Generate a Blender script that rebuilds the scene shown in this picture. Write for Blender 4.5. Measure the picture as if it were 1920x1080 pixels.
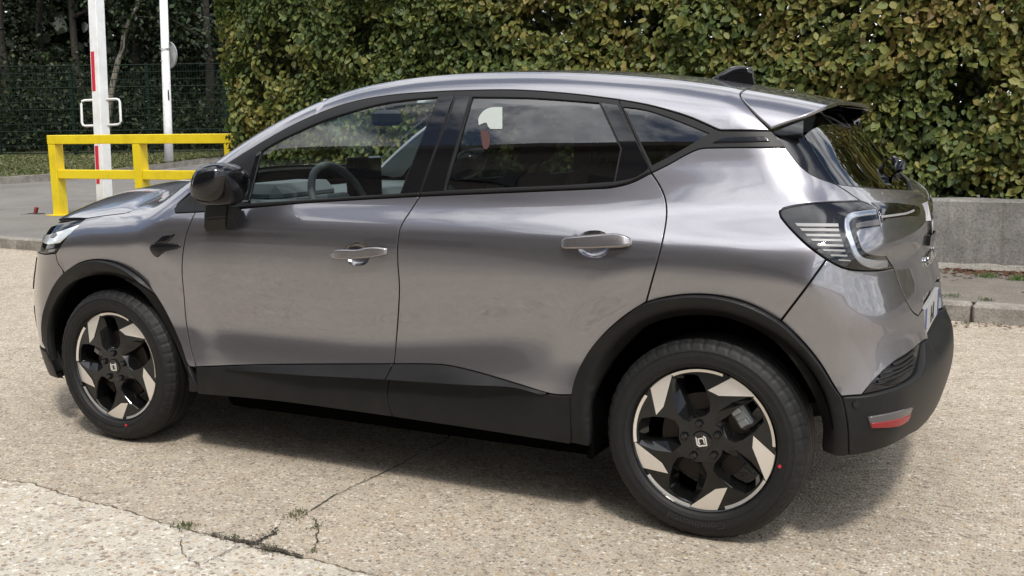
import bpy, math, random
import numpy as np
from mathutils import Matrix, Vector
from mathutils.geometry import delaunay_2d_cdt
random.seed(7)
rng = np.random.default_rng(7)
for o in list(bpy.data.objects): bpy.data.objects.remove(o)
scn = bpy.context.scene
col = scn.collection
R_ = math.radians

# ------------------------------------------------------------------ camera
CAM_F, CAM_C = 1968.21, np.array([3.57395, -3.195, 1.3833])      # focal length in pixels of a 1920 px wide frame
CAM_R = np.array([0.8945557, 0.44674502, -0.01374742])
CAM_U = np.array([-0.0589327, 0.14838365, 0.98717234])
CAM_D = np.array([-0.44305422, 0.88227047, -0.15906533])
cd = bpy.data.cameras.new('camera'); cam = bpy.data.objects.new('camera', cd); col.objects.link(cam)
cd.sensor_width = 36.0; cd.lens = 36.0 * CAM_F / 1920.0; cd.clip_start = 0.05; cd.clip_end = 3000
cam.matrix_world = Matrix([[CAM_R[i], CAM_U[i], -CAM_D[i], CAM_C[i]] for i in range(3)] + [[0, 0, 0, 1]])
scn.camera = cam

# ------------------------------------------------------------------ light
SUN_TO = Vector((-0.32, 0.42, -0.85)).normalized()                # the way the sunlight travels
SUN_EL = math.asin(-SUN_TO.z); SUN_AZ = math.atan2(-SUN_TO.x, -SUN_TO.y)
sd = bpy.data.lights.new('sun', 'SUN'); sd.energy = 2.2; sd.angle = R_(7.5); sd.color = (1.0, 0.95, 0.87)
so = bpy.data.objects.new('sun', sd); col.objects.link(so); so.location = (0, -6, 20)
so.rotation_euler = SUN_TO.to_track_quat('-Z', 'Y').to_euler()
W = bpy.data.worlds.new('World'); scn.world = W; W.use_nodes = True
nt = W.node_tree; N = nt.nodes; L = nt.links; N.clear()
def wn(t, **k):
    n = N.new(t)
    for a, b in k.items(): setattr(n, a, b)
    return n
sky = wn('ShaderNodeTexSky', sky_type='NISHITA', sun_disc=False, sun_elevation=SUN_EL, sun_rotation=SUN_AZ, air_density=1.1, dust_density=1.2, ozone_density=1.5)
tc = wn('ShaderNodeTexCoord'); sp = wn('ShaderNodeSeparateXYZ'); L.new(tc.outputs['Generated'], sp.inputs[0])
za = wn('ShaderNodeMath', operation='MAXIMUM'); L.new(sp.outputs[2], za.inputs[0]); za.inputs[1].default_value = 0.0
zb = wn('ShaderNodeMath', operation='ADD'); L.new(za.outputs[0], zb.inputs[0]); zb.inputs[1].default_value = 0.22
cb = wn('ShaderNodeCombineXYZ')
for i in (0, 1):
    d = wn('ShaderNodeMath', operation='DIVIDE'); L.new(sp.outputs[i], d.inputs[0]); L.new(zb.outputs[0], d.inputs[1]); L.new(d.outputs[0], cb.inputs[i])
cb.inputs[2].default_value = 8.3
n1 = wn('ShaderNodeTexNoise'); n1.inputs['Scale'].default_value = 1.9; n1.inputs['Detail'].default_value = 9; n1.inputs['Roughness'].default_value = 0.58; n1.inputs['Distortion'].default_value = 0.35
L.new(cb.outputs[0], n1.inputs['Vector'])
r1 = wn('ShaderNodeValToRGB'); r1.color_ramp.elements[0].position = 0.455; r1.color_ramp.elements[1].position = 0.53; L.new(n1.outputs['Fac'], r1.inputs[0])
n2 = wn('ShaderNodeTexNoise'); n2.inputs['Scale'].default_value = 3.4; n2.inputs['Detail'].default_value = 8; n2.inputs['Roughness'].default_value = 0.6
L.new(cb.outputs[0], n2.inputs['Vector'])
r2 = wn('ShaderNodeValToRGB'); r2.color_ramp.elements[0].position = 0.36; r2.color_ramp.elements[0].color = (7.6, 7.9, 8.5, 1); r2.color_ramp.elements[1].position = 0.62; r2.color_ramp.elements[1].color = (21, 21, 21.4, 1)
L.new(n2.outputs['Fac'], r2.inputs[0])
mx = wn('ShaderNodeMix', data_type='RGBA'); hz = wn('ShaderNodeMapRange'); L.new(sp.outputs[2], hz.inputs[0]); hz.inputs[1].default_value = 0.0; hz.inputs[2].default_value = 0.16; hz.inputs[3].default_value = 0.9; hz.inputs[4].default_value = 0.0
hm = wn('ShaderNodeMath', operation='MAXIMUM'); L.new(hz.outputs[0], hm.inputs[0]); L.new(r1.outputs[0], hm.inputs[1]); L.new(hm.outputs[0], mx.inputs[0]); L.new(sky.outputs[0], mx.inputs[6]); L.new(r2.outputs[0], mx.inputs[7])
gd = wn('ShaderNodeVectorMath', operation='DOT_PRODUCT'); L.new(tc.outputs['Generated'], gd.inputs[0]); gd.inputs[1].default_value = tuple(-SUN_TO)
gm_ = wn('ShaderNodeMath', operation='MAXIMUM'); L.new(gd.outputs['Value'], gm_.inputs[0]); gm_.inputs[1].default_value = 0.0
gp = wn('ShaderNodeMath', operation='POWER'); L.new(gm_.outputs[0], gp.inputs[0]); gp.inputs[1].default_value = 3.0
gl_ = wn('ShaderNodeMath', operation='MULTIPLY_ADD'); L.new(gp.outputs[0], gl_.inputs[0]); gl_.inputs[1].default_value = 1.1; gl_.inputs[2].default_value = 0.75   # thin cloud is brighter towards the sun
sc2 = wn('ShaderNodeVectorMath', operation='SCALE'); L.new(r2.outputs[0], sc2.inputs[0]); L.new(gl_.outputs[0], sc2.inputs['Scale']); L.new(sc2.outputs[0], mx.inputs[7])
bg = wn('ShaderNodeBackground'); bg.inputs[1].default_value = 0.1; L.new(mx.outputs[2], bg.inputs[0])
wo = wn('ShaderNodeOutputWorld'); L.new(bg.outputs[0], wo.inputs[0])
vs = scn.view_settings; vs.view_transform = 'Standard'; vs.look = 'None'; vs.gamma = 1.0; vs.use_curve_mapping = False; vs.exposure = 0.22
scn.cycles.max_bounces = 8; scn.cycles.transparent_max_bounces = 16; scn.cycles.transmission_bounces = 6
scn.cycles.sample_clamp_indirect = 4.0; scn.cycles.caustics_reflective = False; scn.cycles.caustics_refractive = False

# ------------------------------------------------------------------ materials
MATS = {}
def mat(name, color, rough=0.5, metal=0.0, coat=0.0, coat_r=0.03, spec=0.5):
    m = bpy.data.materials.new(name); m.use_nodes = True
    b = m.node_tree.nodes['Principled BSDF']
    b.inputs['Base Color'].default_value = (*color, 1); b.inputs['Roughness'].default_value = rough; b.inputs['Metallic'].default_value = metal
    b.inputs['Coat Weight'].default_value = coat; b.inputs['Coat Roughness'].default_value = coat_r; b.inputs['Specular IOR Level'].default_value = spec
    MATS[name] = m
    return m
def nd(m, t, **k):
    n = m.node_tree.nodes.new(t)
    for a, b in k.items(): setattr(n, a, b)
    return n
def lk(m, a, b): m.node_tree.links.new(a, b)
def bsdf(m): return m.node_tree.nodes['Principled BSDF']
def noise(m, scale, detail=4, rough=0.55, vec=None, dist=0.0):
    n = nd(m, 'ShaderNodeTexNoise'); n.inputs['Scale'].default_value = scale; n.inputs['Detail'].default_value = detail; n.inputs['Roughness'].default_value = rough; n.inputs['Distortion'].default_value = dist
    if vec is not None: lk(m, vec, n.inputs['Vector'])
    return n
def ramp(m, src, stops):
    r = nd(m, 'ShaderNodeValToRGB'); e = r.color_ramp.elements
    e[0].position, e[0].color = stops[0][0], (*stops[0][1], 1)
    e[1].position, e[1].color = stops[-1][0], (*stops[-1][1], 1)
    for p, c in stops[1:-1]:
        k = e.new(p); k.color = (*c, 1)
    lk(m, src, r.inputs[0])
    return r
def bump(m, src, strength, dist=0.01):
    b = nd(m, 'ShaderNodeBump'); b.inputs['Strength'].default_value = strength; b.inputs['Distance'].default_value = dist
    lk(m, src, b.inputs['Height']); lk(m, b.outputs[0], bsdf(m).inputs['Normal'])
    return b
def mixc(m, fac, a, b, mode='MIX'):
    x = nd(m, 'ShaderNodeMix', data_type='RGBA', blend_type=mode)
    for s, v in ((0, fac), (6, a), (7, b)):
        if hasattr(v, 'node'): lk(m, v, x.inputs[s])
        elif isinstance(v, tuple): x.inputs[s].default_value = (*v, 1)
        else: x.inputs[s].default_value = v
    return x.outputs[2]
def pos(m):
    return nd(m, 'ShaderNodeNewGeometry').outputs['Position']

paint = mat('grey metallic paint', (0.215, 0.21, 0.228), 0.30, 0.85, 1.0, 0.006)
bsdf(paint).inputs['Coat IOR'].default_value = 1.9
_n = noise(paint, 900, 2, 0.5, pos(paint)); _r = ramp(paint, _n.outputs['Fac'], [(0.3, (0.186, 0.181, 0.197)), (0.7, (0.268, 0.262, 0.284))]); lk(paint, _r.outputs[0], bsdf(paint).inputs['Base Color'])
clad = mat('black grained plastic', (0.009, 0.009, 0.0095), 0.44, 0, 0, 0, 0.26)
_n = noise(clad, 6, 6, 0.7, pos(clad)); _r = ramp(clad, _n.outputs['Fac'], [(0.35, (0.0075, 0.0075, 0.008)), (0.6, (0.011, 0.0108, 0.0105)), (0.78, (0.024, 0.022, 0.019))]); lk(clad, _r.outputs[0], bsdf(clad).inputs['Base Color'])
_n = noise(clad, 420, 2, 0.6, pos(clad)); bump(clad, _n.outputs['Fac'], 0.25, 0.0008)
trimm = mat('satin black trim', (0.012, 0.012, 0.0125), 0.45, 0, 0, 0, 0.28)
gloss = mat('gloss black plastic', (0.005, 0.005, 0.006), 0.03, 0, 0.15, 0.01)
seal = mat('black rubber seal', (0.006, 0.006, 0.006), 0.8)
dark = mat('dark underbody', (0.003, 0.003, 0.003), 0.9, 0, 0, 0, 0.0)
rubber = mat('tyre rubber', (0.009, 0.009, 0.010), 0.6, 0, 0, 0, .35)
_n = noise(rubber, 60, 3, 0.6, pos(rubber)); _r = ramp(rubber, _n.outputs['Fac'], [(0.3, (0.007, 0.007, 0.0075)), (0.75, (0.014, 0.0135, 0.013))]); lk(rubber, _r.outputs[0], bsdf(rubber).inputs['Base Color'])
wheelblk = mat('gloss black alloy', (0.006, 0.006, 0.006), 0.14, 0, 0.35, 0.03, 0.3)
machined = mat('machined alloy', (0.86, 0.83, 0.79), 0.34, 0.85)
disc = mat('brake disc steel', (0.032, 0.027, 0.024), 0.45, 0.8)
caliperm = mat('grey caliper', (0.22, 0.23, 0.23), 0.45, 0.5)
chrome = mat('bright chrome', (0.85, 0.86, 0.87), 0.08, 1.0)
lampchrome = mat('lamp silver', (0.36, 0.385, 0.43), 0.20, 0.75, 1.0, 0.01)
lampgrey = mat('lamp grey bar', (0.27, 0.265, 0.26), 0.45, 0.1)
lampwhite = mat('clear lamp reflector', (0.82, 0.84, 0.84), 0.14, 0.35, 1.0, 0.02)
redm = mat('red reflector', (0.24, 0.011, 0.015), 0.25, 0, 0.2, 0.03)
smoke = mat('smoked clear plastic', (0.085, 0.08, 0.08), 0.15, 0, 0.3, 0.02)
alloyh = mat('satin grey handle', (0.27, 0.255, 0.258), 0.26, 0.8, 1.0, 0.03)
platew = mat('plate white', (0.40, 0.40, 0.39), 0.4)
plateb = mat('plate blue', (0.03, 0.06, 0.22), 0.4)
ink = mat('black print', (0.01, 0.01, 0.01), 0.5)
headl = mat('grey headlining', (0.55, 0.58, 0.57), 0.9)
dashm = mat('grey dashboard', (0.085, 0.10, 0.105), 0.6)
seatm = mat('dark seat fabric', (0.07, 0.08, 0.082), 0.7)
screenm = mat('dark screen glass', (0.01, 0.011, 0.013), 0.08, 0, 1.0, 0.02)
markw = mat('white card', (0.40, 0.44, 0.41), 0.6)
markr = mat('red card', (0.06, 0.018, 0.015), 0.6)
yellow = mat('yellow paint', (0.80, 0.61, 0.010), 0.42, 0, 0.25, 0.15)
_n = noise(yellow, 3.5, 6, 0.65, pos(yellow)); _r = ramp(yellow, _n.outputs['Fac'], [(0.25, (0.66, 0.47, 0.010)), (0.5, (0.80, 0.61, 0.010)), (0.8, (0.83, 0.65, 0.016))]); lk(yellow, _r.outputs[0], bsdf(yellow).inputs['Base Color'])
whitep = mat('white paint', (0.74, 0.75, 0.75), 0.4)
_n = noise(whitep, 4, 5, 0.6, pos(whitep)); _r = ramp(whitep, _n.outputs['Fac'], [(0.3, (0.62, 0.62, 0.60)), (0.6, (0.76, 0.77, 0.77))]); lk(whitep, _r.outputs[0], bsdf(whitep).inputs['Base Color'])
redtape = mat('red reflective tape', (0.55, 0.02, 0.04), 0.3)
signgrey = mat('galvanised sign back', (0.42, 0.42, 0.42), 0.45, 0.5)
rust = mat('rusty red steel', (0.22, 0.035, 0.03), 0.7)
green = mat('green fence coating', (0.006, 0.016, 0.010), 0.7, 0, 0, 0, .2)

def glass(name, tint, refl=1.0, rough=0.0, ior=1.85):
    m = bpy.data.materials.new(name); m.use_nodes = True; t = m.node_tree; t.nodes.clear()
    tr = t.nodes.new('ShaderNodeBsdfTransparent'); tr.inputs[0].default_value = (*tint, 1)
    gl = t.nodes.new('ShaderNodeBsdfGlossy'); gl.inputs['Roughness'].default_value = rough; gl.inputs[0].default_value = (refl, refl, refl, 1)
    fr = t.nodes.new('ShaderNodeFresnel'); ge = t.nodes.new('ShaderNodeNewGeometry'); ex = t.nodes.new('ShaderNodeMath'); ex.operation = 'MULTIPLY_ADD'; ex.inputs[1].default_value = -2; ex.inputs[2].default_value = 1
    pw = t.nodes.new('ShaderNodeMath'); pw.operation = 'POWER'; pw.inputs[0].default_value = ior                # a thin pane reflects alike from both sides
    t.links.new(ge.outputs['Backfacing'], ex.inputs[0]); t.links.new(ex.outputs[0], pw.inputs[1]); t.links.new(pw.outputs[0], fr.inputs[0])
    mx = t.nodes.new('ShaderNodeMixShader'); out = t.nodes.new('ShaderNodeOutputMaterial')
    t.links.new(fr.outputs[0], mx.inputs[0]); t.links.new(tr.outputs[0], mx.inputs[1]); t.links.new(gl.outputs[0], mx.inputs[2]); t.links.new(mx.outputs[0], out.inputs[0])
    return m
glass_clear = glass('green tinted window glass', (0.92, 0.985, 0.965), ior=1.62)
glass_dark = glass('dark privacy glass', (0.13, 0.148, 0.148))
lens_clear = glass('clear lamp lens', (0.99, 0.99, 0.99), ior=1.2)
glass_rear = glass('dark rear glass', (0.06, 0.07, 0.07))

# ------------------------------------------------------------------ linking helpers
def link(name, me, parent=None, **props):
    o = bpy.data.objects.new(name, me); col.objects.link(o)
    if parent is not None:
        o.parent = parent
        o.matrix_parent_inverse = Matrix.Translation(parent['base_loc']).inverted() if 'base_loc' in parent else Matrix()
    for k, v in props.items(): o[k] = v
    return o
ROOTS = {}
def thing(name, label, cat, loc, group=None):
    o = bpy.data.objects.new(name, None); col.objects.link(o); o.empty_display_size = 0.2
    o.location = loc; ROOTS[o.name] = Vector(loc)
    o['label'] = label; o['category'] = cat
    if group: o['group'] = group
    return o
def root_of(o):
    while o.parent: o = o.parent
    return o
def part(name, me, parent, **props):
    """link a mesh whose vertices are in world coordinates under a thing or a part"""
    o = bpy.data.objects.new(name, me); col.objects.link(o); o.parent = parent
    r = root_of(parent)
    if parent.type == 'EMPTY': o.matrix_parent_inverse = Matrix.Translation(r.location).inverted()
    for k, v in props.items(): o[k] = v
    return o
def mesh(name, V, Fc, mats, midx=None, smooth=False, normals=None):
    me = bpy.data.meshes.new(name)
    V = np.asarray(V, float)
    me.from_pydata([tuple(v) for v in V], [], [tuple(int(i) for i in f) for f in Fc])
    for m in (mats if isinstance(mats, (list, tuple)) else [mats]): me.materials.append(m)
    if midx is not None: me.polygons.foreach_set('material_index', np.asarray(midx, np.int32))
    if smooth or normals is not None: me.polygons.foreach_set('use_smooth', [True] * len(me.polygons))
    if normals is not None: me.normals_split_custom_set([tuple(n) for n in normals])
    me.update()
    return me
def quick(name, V, Fc, mats, smooth=False, **k): return mesh(name, V, Fc, mats, smooth=smooth, **k)
class MB:
    """collects simple solids into one mesh"""
    def __init__(s): s.V = []; s.F = []; s.M = []
    def add(s, V, F, m=0):
        b = len(s.V); s.V += [tuple(v) for v in V]; s.F += [tuple(b + i for i in f) for f in F]; s.M += [m] * len(F)
    def box(s, a, b, m=0, bev=0.0, axes=None, org=(0, 0, 0)):
        x0, y0, z0 = a; x1, y1, z1 = b
        if bev <= 0:
            V = [(x, y, z) for z in (z0, z1) for y in (y0, y1) for x in (x0, x1)]
            F = [(0, 2, 3, 1), (4, 5, 7, 6), (0, 1, 5, 4), (2, 6, 7, 3), (0, 4, 6, 2), (1, 3, 7, 5)]
        else:
            V = []; idx = {}
            for k, (sx, sy, sz) in enumerate([(i, j, l) for i in (0, 1) for j in (0, 1) for l in (0, 1)]):
                c = [(x0, x1)[sx], (y0, y1)[sy], (z0, z1)[sz]]; d = [(1, -1)[sx] * bev, (1, -1)[sy] * bev, (1, -1)[sz] * bev]
                for ax in range(3):
                    p = [c[i] + (0 if i == ax else d[i]) for i in range(3)]
                    idx[(sx, sy, sz, ax)] = len(V); V.append(p)
            F = []
            for ax in range(3):
                o1, o2 = [i for i in range(3) if i != ax]
                for s_ in (0, 1):
                    q = []
                    for u, v in ((0, 0), (1, 0), (1, 1), (0, 1)):
                        k = [0, 0, 0]; k[ax] = s_; k[o1] = u; k[o2] = v; q.append(idx[(*k, ax)])
                    F.append(tuple(q))
                for u in (0, 1):
                    for v in (0, 1):
                        q = []
                        for s_ in (0, 1):
                            k = [0, 0, 0]; k[ax] = s_; k[o1] = u; k[o2] = v
                            q += [idx[(*k, o1)], idx[(*k, o2)]] if s_ == 0 else [idx[(*k, o2)], idx[(*k, o1)]]
                        F.append(tuple(q))
            for sx in (0, 1):
                for sy in (0, 1):
                    for sz in (0, 1): F.append(tuple(idx[(sx, sy, sz, a)] for a in range(3)))
        if axes is not None:
            A = np.array(axes, float); V = [tuple(np.array(org) + np.array(v) @ A) for v in V]
        s.add(V, F, m)
    def tube(s, P, r, n=8, m=0, closed=False, caps=True):
        P = [Vector(p) for p in P]; k = len(P); rs = r if isinstance(r, (list, tuple)) else [r] * k
        rings = []
        up = Vector((0, 0, 1))
        for i, p in enumerate(P):
            a = P[(i - 1) % k] if (closed or i > 0) else p; b = P[(i + 1) % k] if (closed or i < k - 1) else p
            t = (b - a).normalized(); u = t.cross(up if abs(t.dot(up)) < 0.95 else Vector((1, 0, 0))).normalized(); v = t.cross(u)
            rings.append([p + (u * math.cos(q) + v * math.sin(q)) * rs[i] for q in [2 * math.pi * j / n for j in range(n)]])
        V = [x for r_ in rings for x in r_]; F = []
        for i in range(k if closed else k - 1):
            i2 = (i + 1) % k
            for j in range(n): F.append((i * n + j, i * n + (j + 1) % n, i2 * n + (j + 1) % n, i2 * n + j))
        if caps and not closed: F += [tuple(range(n))[::-1], tuple((k - 1) * n + j for j in range(n))]
        s.add(V, F, m)
    def build(s, name, mats, smooth=False, recalc=True):
        me = mesh(name, s.V, s.F, mats, s.M, smooth)
        if recalc:
            import bmesh
            bm = bmesh.new(); bm.from_mesh(me); bmesh.ops.recalc_face_normals(bm, faces=bm.faces); bm.to_mesh(me); bm.free()
        return me
def lathe(prof, n, cx, cy, cz, m=0, close=False):
    """profile of (radius, y) turned about the Y axis through (cx, cy, cz)"""
    V = []; F = []; k = len(prof)
    for i in range(n):
        a = 2 * math.pi * i / n
        for r, y in prof: V.append((cx + r * math.cos(a), cy + y, cz + r * math.sin(a)))
    for i in range(n):
        j = (i + 1) % n
        for q in range(k - 1): F.append((i * k + q, j * k + q, j * k + q + 1, i * k + q + 1))
        if close: F.append((i * k + k - 1, j * k + k - 1, j * k, i * k))
    return V, F

# ------------------------------------------------------------------ car body surface
def _spl(pts,n=3000):
    # monotone-ish smooth table: catmull (non-uniform, pchip) then box blur
    x=np.array([a for a,b in pts],float); y=np.array([b for a,b in pts],float)
    h=np.diff(x); d=np.diff(y)/h
    m=np.zeros_like(y); m[0]=d[0]; m[-1]=d[-1]
    m[1:-1]=(d[:-1]*h[1:]+d[1:]*h[:-1])/(h[1:]+h[:-1])
    X=np.linspace(x[0],x[-1],n); i=np.clip(np.searchsorted(x,X)-1,0,len(h)-1)
    t=(X-x[i])/h[i]
    Y=(2*t**3-3*t**2+1)*y[i]+(t**3-2*t**2+t)*h[i]*m[i]+(-2*t**3+3*t**2)*y[i+1]+(t**3-t**2)*h[i]*m[i+1]
    return X,Y
class Tab:
    def __init__(s,pts): s.X,s.Y=_spl(pts)
    def __call__(s,x): return np.interp(x,s.X,s.Y)
def smax(a,b,k):
    h=np.maximum(k-np.abs(a-b),0)
    return np.maximum(a,b)+h*h/(4*k)
# half width of the side at mid car, by height
WZ=Tab([(-.5,.8),(.15,.835),(.25,.862),(.36,.874),(.45,.872),(.55,.868),(.65,.870),(.75,.877),(.83,.8845),(.90,.887),(.94,.886),(.965,.8825),(.985,.8775),(1.0,.8705),(1.02,.860),(1.04,.848),(1.06,.836),(1.08,.8255),(1.10,.8165),(1.12,.809),(1.15,.798),(1.2,.779),(1.25,.757),(1.35,.7105),(1.45,.660),(1.55,.604),(1.65,.53),(2.2,.2)])
# plan narrowing of lower body / greenhouse along the length
PL=Tab([(-1.6,-.60),(-1.1,-.25),(-.9,-.15),(-.7,-.13),(-.5,-.06),(-.3,-.02),(0,.0),(.4,.0),(1.3,0),(2.2,.0),(2.6,.002),(2.85,-.008),(3.05,-.03),(3.2,-.055),(3.35,-.10),(3.8,-.3)])
PU=Tab([(-1.6,-.60),(-.5,-.14),(0,-.04),(.4,-.012),(.9,0),(1.3,0),(2.0,-.008),(2.4,-.03),(2.8,-.075),(3.1,-.12),(3.4,-.2),(3.8,-.4)])
RC=Tab([(-1.6,.3),(-1.0,.72),(-.9,.90),(-.8,.975),(-.7,1.015),(-.5,1.068),(-.3,1.103),(-.1,1.124),(.08,1.136),(.2,1.16),(.35,1.24),(.5,1.322),(.65,1.398),(.8,1.46),(.95,1.508),(1.1,1.543),(1.3,1.567),(1.5,1.577),(1.8,1.577),(2.1,1.563),(2.4,1.530),(2.6,1.496),(2.8,1.456),(3.0,1.411),(3.3,1.36),(3.8,1.2)])
CR=Tab([(-1.6,.2),(.3,.19),(.6,.17),(1.0,.12),(1.4,.09),(2.2,.085),(2.7,.052),(3.8,.045)])
TX=Tab([(-.5,3.05),(.2,3.20),(.3,3.26),(.38,3.29),(.46,3.305),(.54,3.30),(.6,3.285),(.68,3.268),(.76,3.258),(.84,3.238),(.9,3.226),(.98,3.228),(1.04,3.215),(1.09,3.185),(1.13,3.12),(1.2,3.045),(1.3,2.965),(1.4,2.885),(1.5,2.79),(1.8,2.5)])
NX=Tab([(-.5,-.80),(.15,-.88),(.3,-.945),(.45,-.97),(.55,-.975),(.65,-.96),(.75,-.915),(.85,-.865),(.97,-.80),(1.1,-.6),(1.5,0.2)])
def gbump(x,c,s): return np.exp(-((x-c)/s)**2)
def sstep(a,b,x):
    t=np.clip((x-a)/(b-a),0,1); return t*t*(3-2*t)
def halfw(X,Z):
    u=sstep(.85,1.25,Z)
    w=WZ(Z)+PL(X)*(1-u)+PU(X)*u
    # haunches over the wheels and hollow of the doors
    w=w+.014*gbump(X,2.62,.42)*gbump(Z,.84,.16)+.012*gbump(X,.02,.42)*gbump(Z,.80,.16)
    for cx,cz in ((2.645,.375),(.03,.355)):
        rr=np.hypot(X-cx,Z-cz); t=np.clip((.60-rr)/.15,0,1); w=w-.016*t*t*(3-2*t)*np.clip((Z-.35)/.2,0,1)*np.where(rr<.30,1,1)
    zc=.56+.10*sstep(1.2,2.2,X)
    w=w-.016*gbump(Z,zc,.11)*sstep(.35,.75,X)*(1-sstep(1.85,2.35,X))
    return w
def Fbody(P):
    X,Y,Z=P[...,0],P[...,1],P[...,2]
    dy=np.abs(Y-.9)
    gs=(dy-halfw(X,Z))/1.06
    hood=1-sstep(.0,.6,X)
    gt=(Z-(RC(X)-CR(X)*dy*dy))
    sl=np.where(X<.1,1.03,np.where(X<1.0,1.12,1.01)); gt=gt/sl
    up=sstep(1.05,1.2,Z)
    rec=.034*(1-sstep(.262,.33,dy))*sstep(.555,.605,Z)*(1-sstep(.725,.77,Z))
    gr=(X-(TX(Z)-rec-(.13*(1-up)+.12*up)*(dy/.8)**2.6))/(1.02+.35*up)
    gf=((NX(Z)+.44*dy*dy)-X)/1.1
    gb=(.17-Z)
    k=.10+.02*hood
    f=smax(gs,gt,k)
    f=smax(f,gr,.14)
    f=smax(f,gf,.22)
    f=smax(f,gb,.05)
    return f
def normal(P,e=.004):
    n=np.stack([Fbody(P+np.eye(3)[i]*e)-Fbody(P-np.eye(3)[i]*e) for i in range(3)],-1)
    return n/np.maximum(np.linalg.norm(n,axis=-1,keepdims=True),1e-9)
def hit(O,D,t0,t1,n=160,inside=False):
    """first crossing along O+tD; from outside (F>0) to inside, or the reverse"""
    O=np.asarray(O,float); D=np.asarray(D,float)
    ts=np.linspace(t0,t1,n); sgn=-1 if inside else 1
    lo=np.full(len(D),np.nan); hi=np.full(len(D),np.nan)
    prev=sgn*Fbody(O+ts[0]*D); 
    for i in range(1,n):
        cur=sgn*Fbody(O+ts[i]*D)
        m=np.isnan(lo)&(prev>0)&(cur<=0)
        lo[m]=ts[i-1]; hi[m]=ts[i]; prev=cur
        if not np.isnan(lo).any(): break
    miss=np.isnan(lo)
    lo=np.where(miss,t0,lo); hi=np.where(miss,t0+1e-6,hi)
    for _ in range(22):
        mid=(lo+hi)/2; c=sgn*Fbody(O+mid[:,None]*D)
        a=c>0; lo=np.where(a,mid,lo); hi=np.where(a,hi,mid)
    return O+((lo+hi)/2)[:,None]*D,miss
def Fspoil(P):                                   # the same body without its tail cut, for the roof spoiler
    X, Y, Z = P[..., 0], P[..., 1], P[..., 2]
    dy = np.abs(Y - .9)
    return smax((dy - halfw(X, Z)) / 1.06, Z - (RC(X) - CR(X) * dy * dy), .10)
def gradn(F, P, e=.004):
    n = np.stack([F(P + np.eye(3)[i] * e) - F(P - np.eye(3)[i] * e) for i in range(3)], -1)
    return n / np.maximum(np.linalg.norm(n, axis=-1, keepdims=True), 1e-9)
def cast(F, O, D, t0, t1, n, inside):
    ts = np.linspace(t0, t1, n); sg = -1 if inside else 1
    lo = np.full(len(D), np.nan); hi = lo.copy(); prev = sg * F(O + ts[0] * D)
    for i in range(1, n):
        cur = sg * F(O + ts[i] * D); m = np.isnan(lo) & (prev > 0) & (cur <= 0)
        lo[m] = ts[i - 1]; hi[m] = ts[i]; prev = cur
        if not np.isnan(lo).any(): break
    miss = np.isnan(lo); lo = np.where(miss, t0, lo); hi = np.where(miss, t0 + 1e-6, hi)
    for _ in range(20):
        mid = (lo + hi) / 2; a = sg * F(O + mid[:, None] * D) > 0
        lo = np.where(a, mid, lo); hi = np.where(a, hi, mid)
    return O + ((lo + hi) / 2)[:, None] * D, miss
def onbody(pts, F=Fbody):                        # points of the photograph brought onto the body
    D = np.array([CAM_D + (u - 960) / CAM_F * CAM_R + (540 - v) / CAM_F * CAM_U for u, v in pts])
    P, miss = cast(F, np.broadcast_to(CAM_C, D.shape), D, 1.5, 8, 500, False)
    if miss.any(): print('MISS', [pts[i] for i in np.where(miss)[0]][:6])
    return P[~miss]
# charts: (a, b) <-> point on the body
def ch_side(F=Fbody):
    def to(P): return P[:, [0, 2]]
    def fr(q):
        O = np.stack([q[:, 0], np.full(len(q), .9), q[:, 1]], 1); D = np.broadcast_to(np.array([0., -1, 0]), O.shape)
        return cast(F, O, D, 0, 1.2, 60, True)[0]
    return to, fr
def ch_roll(F=Fbody, zc=.5):
    def to(P): return np.stack([P[:, 0], .85 * np.arctan2(P[:, 2] - zc, .9 - P[:, 1])], 1)
    def fr(q):
        O = np.stack([q[:, 0], np.full(len(q), .9), np.full(len(q), zc)], 1); a = q[:, 1] / .85
        return cast(F, O, np.stack([0 * a, -np.cos(a), np.sin(a)], 1), 0, 1.6, 90, True)[0]
    return to, fr
def ch_top(F=Fbody, z0=.7):
    def to(P): return P[:, :2]
    def fr(q):
        O = np.stack([q[:, 0], q[:, 1], np.full(len(q), z0)], 1)
        return cast(F, O, np.broadcast_to(np.array([0., 0, 1]), O.shape), 0, 1.2, 80, True)[0]
    return to, fr
def ch_turn(xc, s, F=Fbody):
    def to(P): return np.stack([.9 * np.arctan2(s * (P[:, 0] - xc), .9 - P[:, 1]), P[:, 2]], 1)
    def fr(q):
        O = np.stack([np.full(len(q), xc), np.full(len(q), .9), q[:, 1]], 1); a = q[:, 0] / .9
        return cast(F, O, np.stack([s * np.sin(a), -np.cos(a), 0 * a], 1), 0, 2.0, 110, True)[0]
    return to, fr
SIDE, ROLL, TOP, TAIL, NOSE = ch_side(), ch_roll(), ch_top(), ch_turn(2.3, 1), ch_turn(.3, -1)
MIDA = .9 * math.pi / 2                          # chart coordinate of the car's centre plane in TAIL and NOSE
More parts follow.
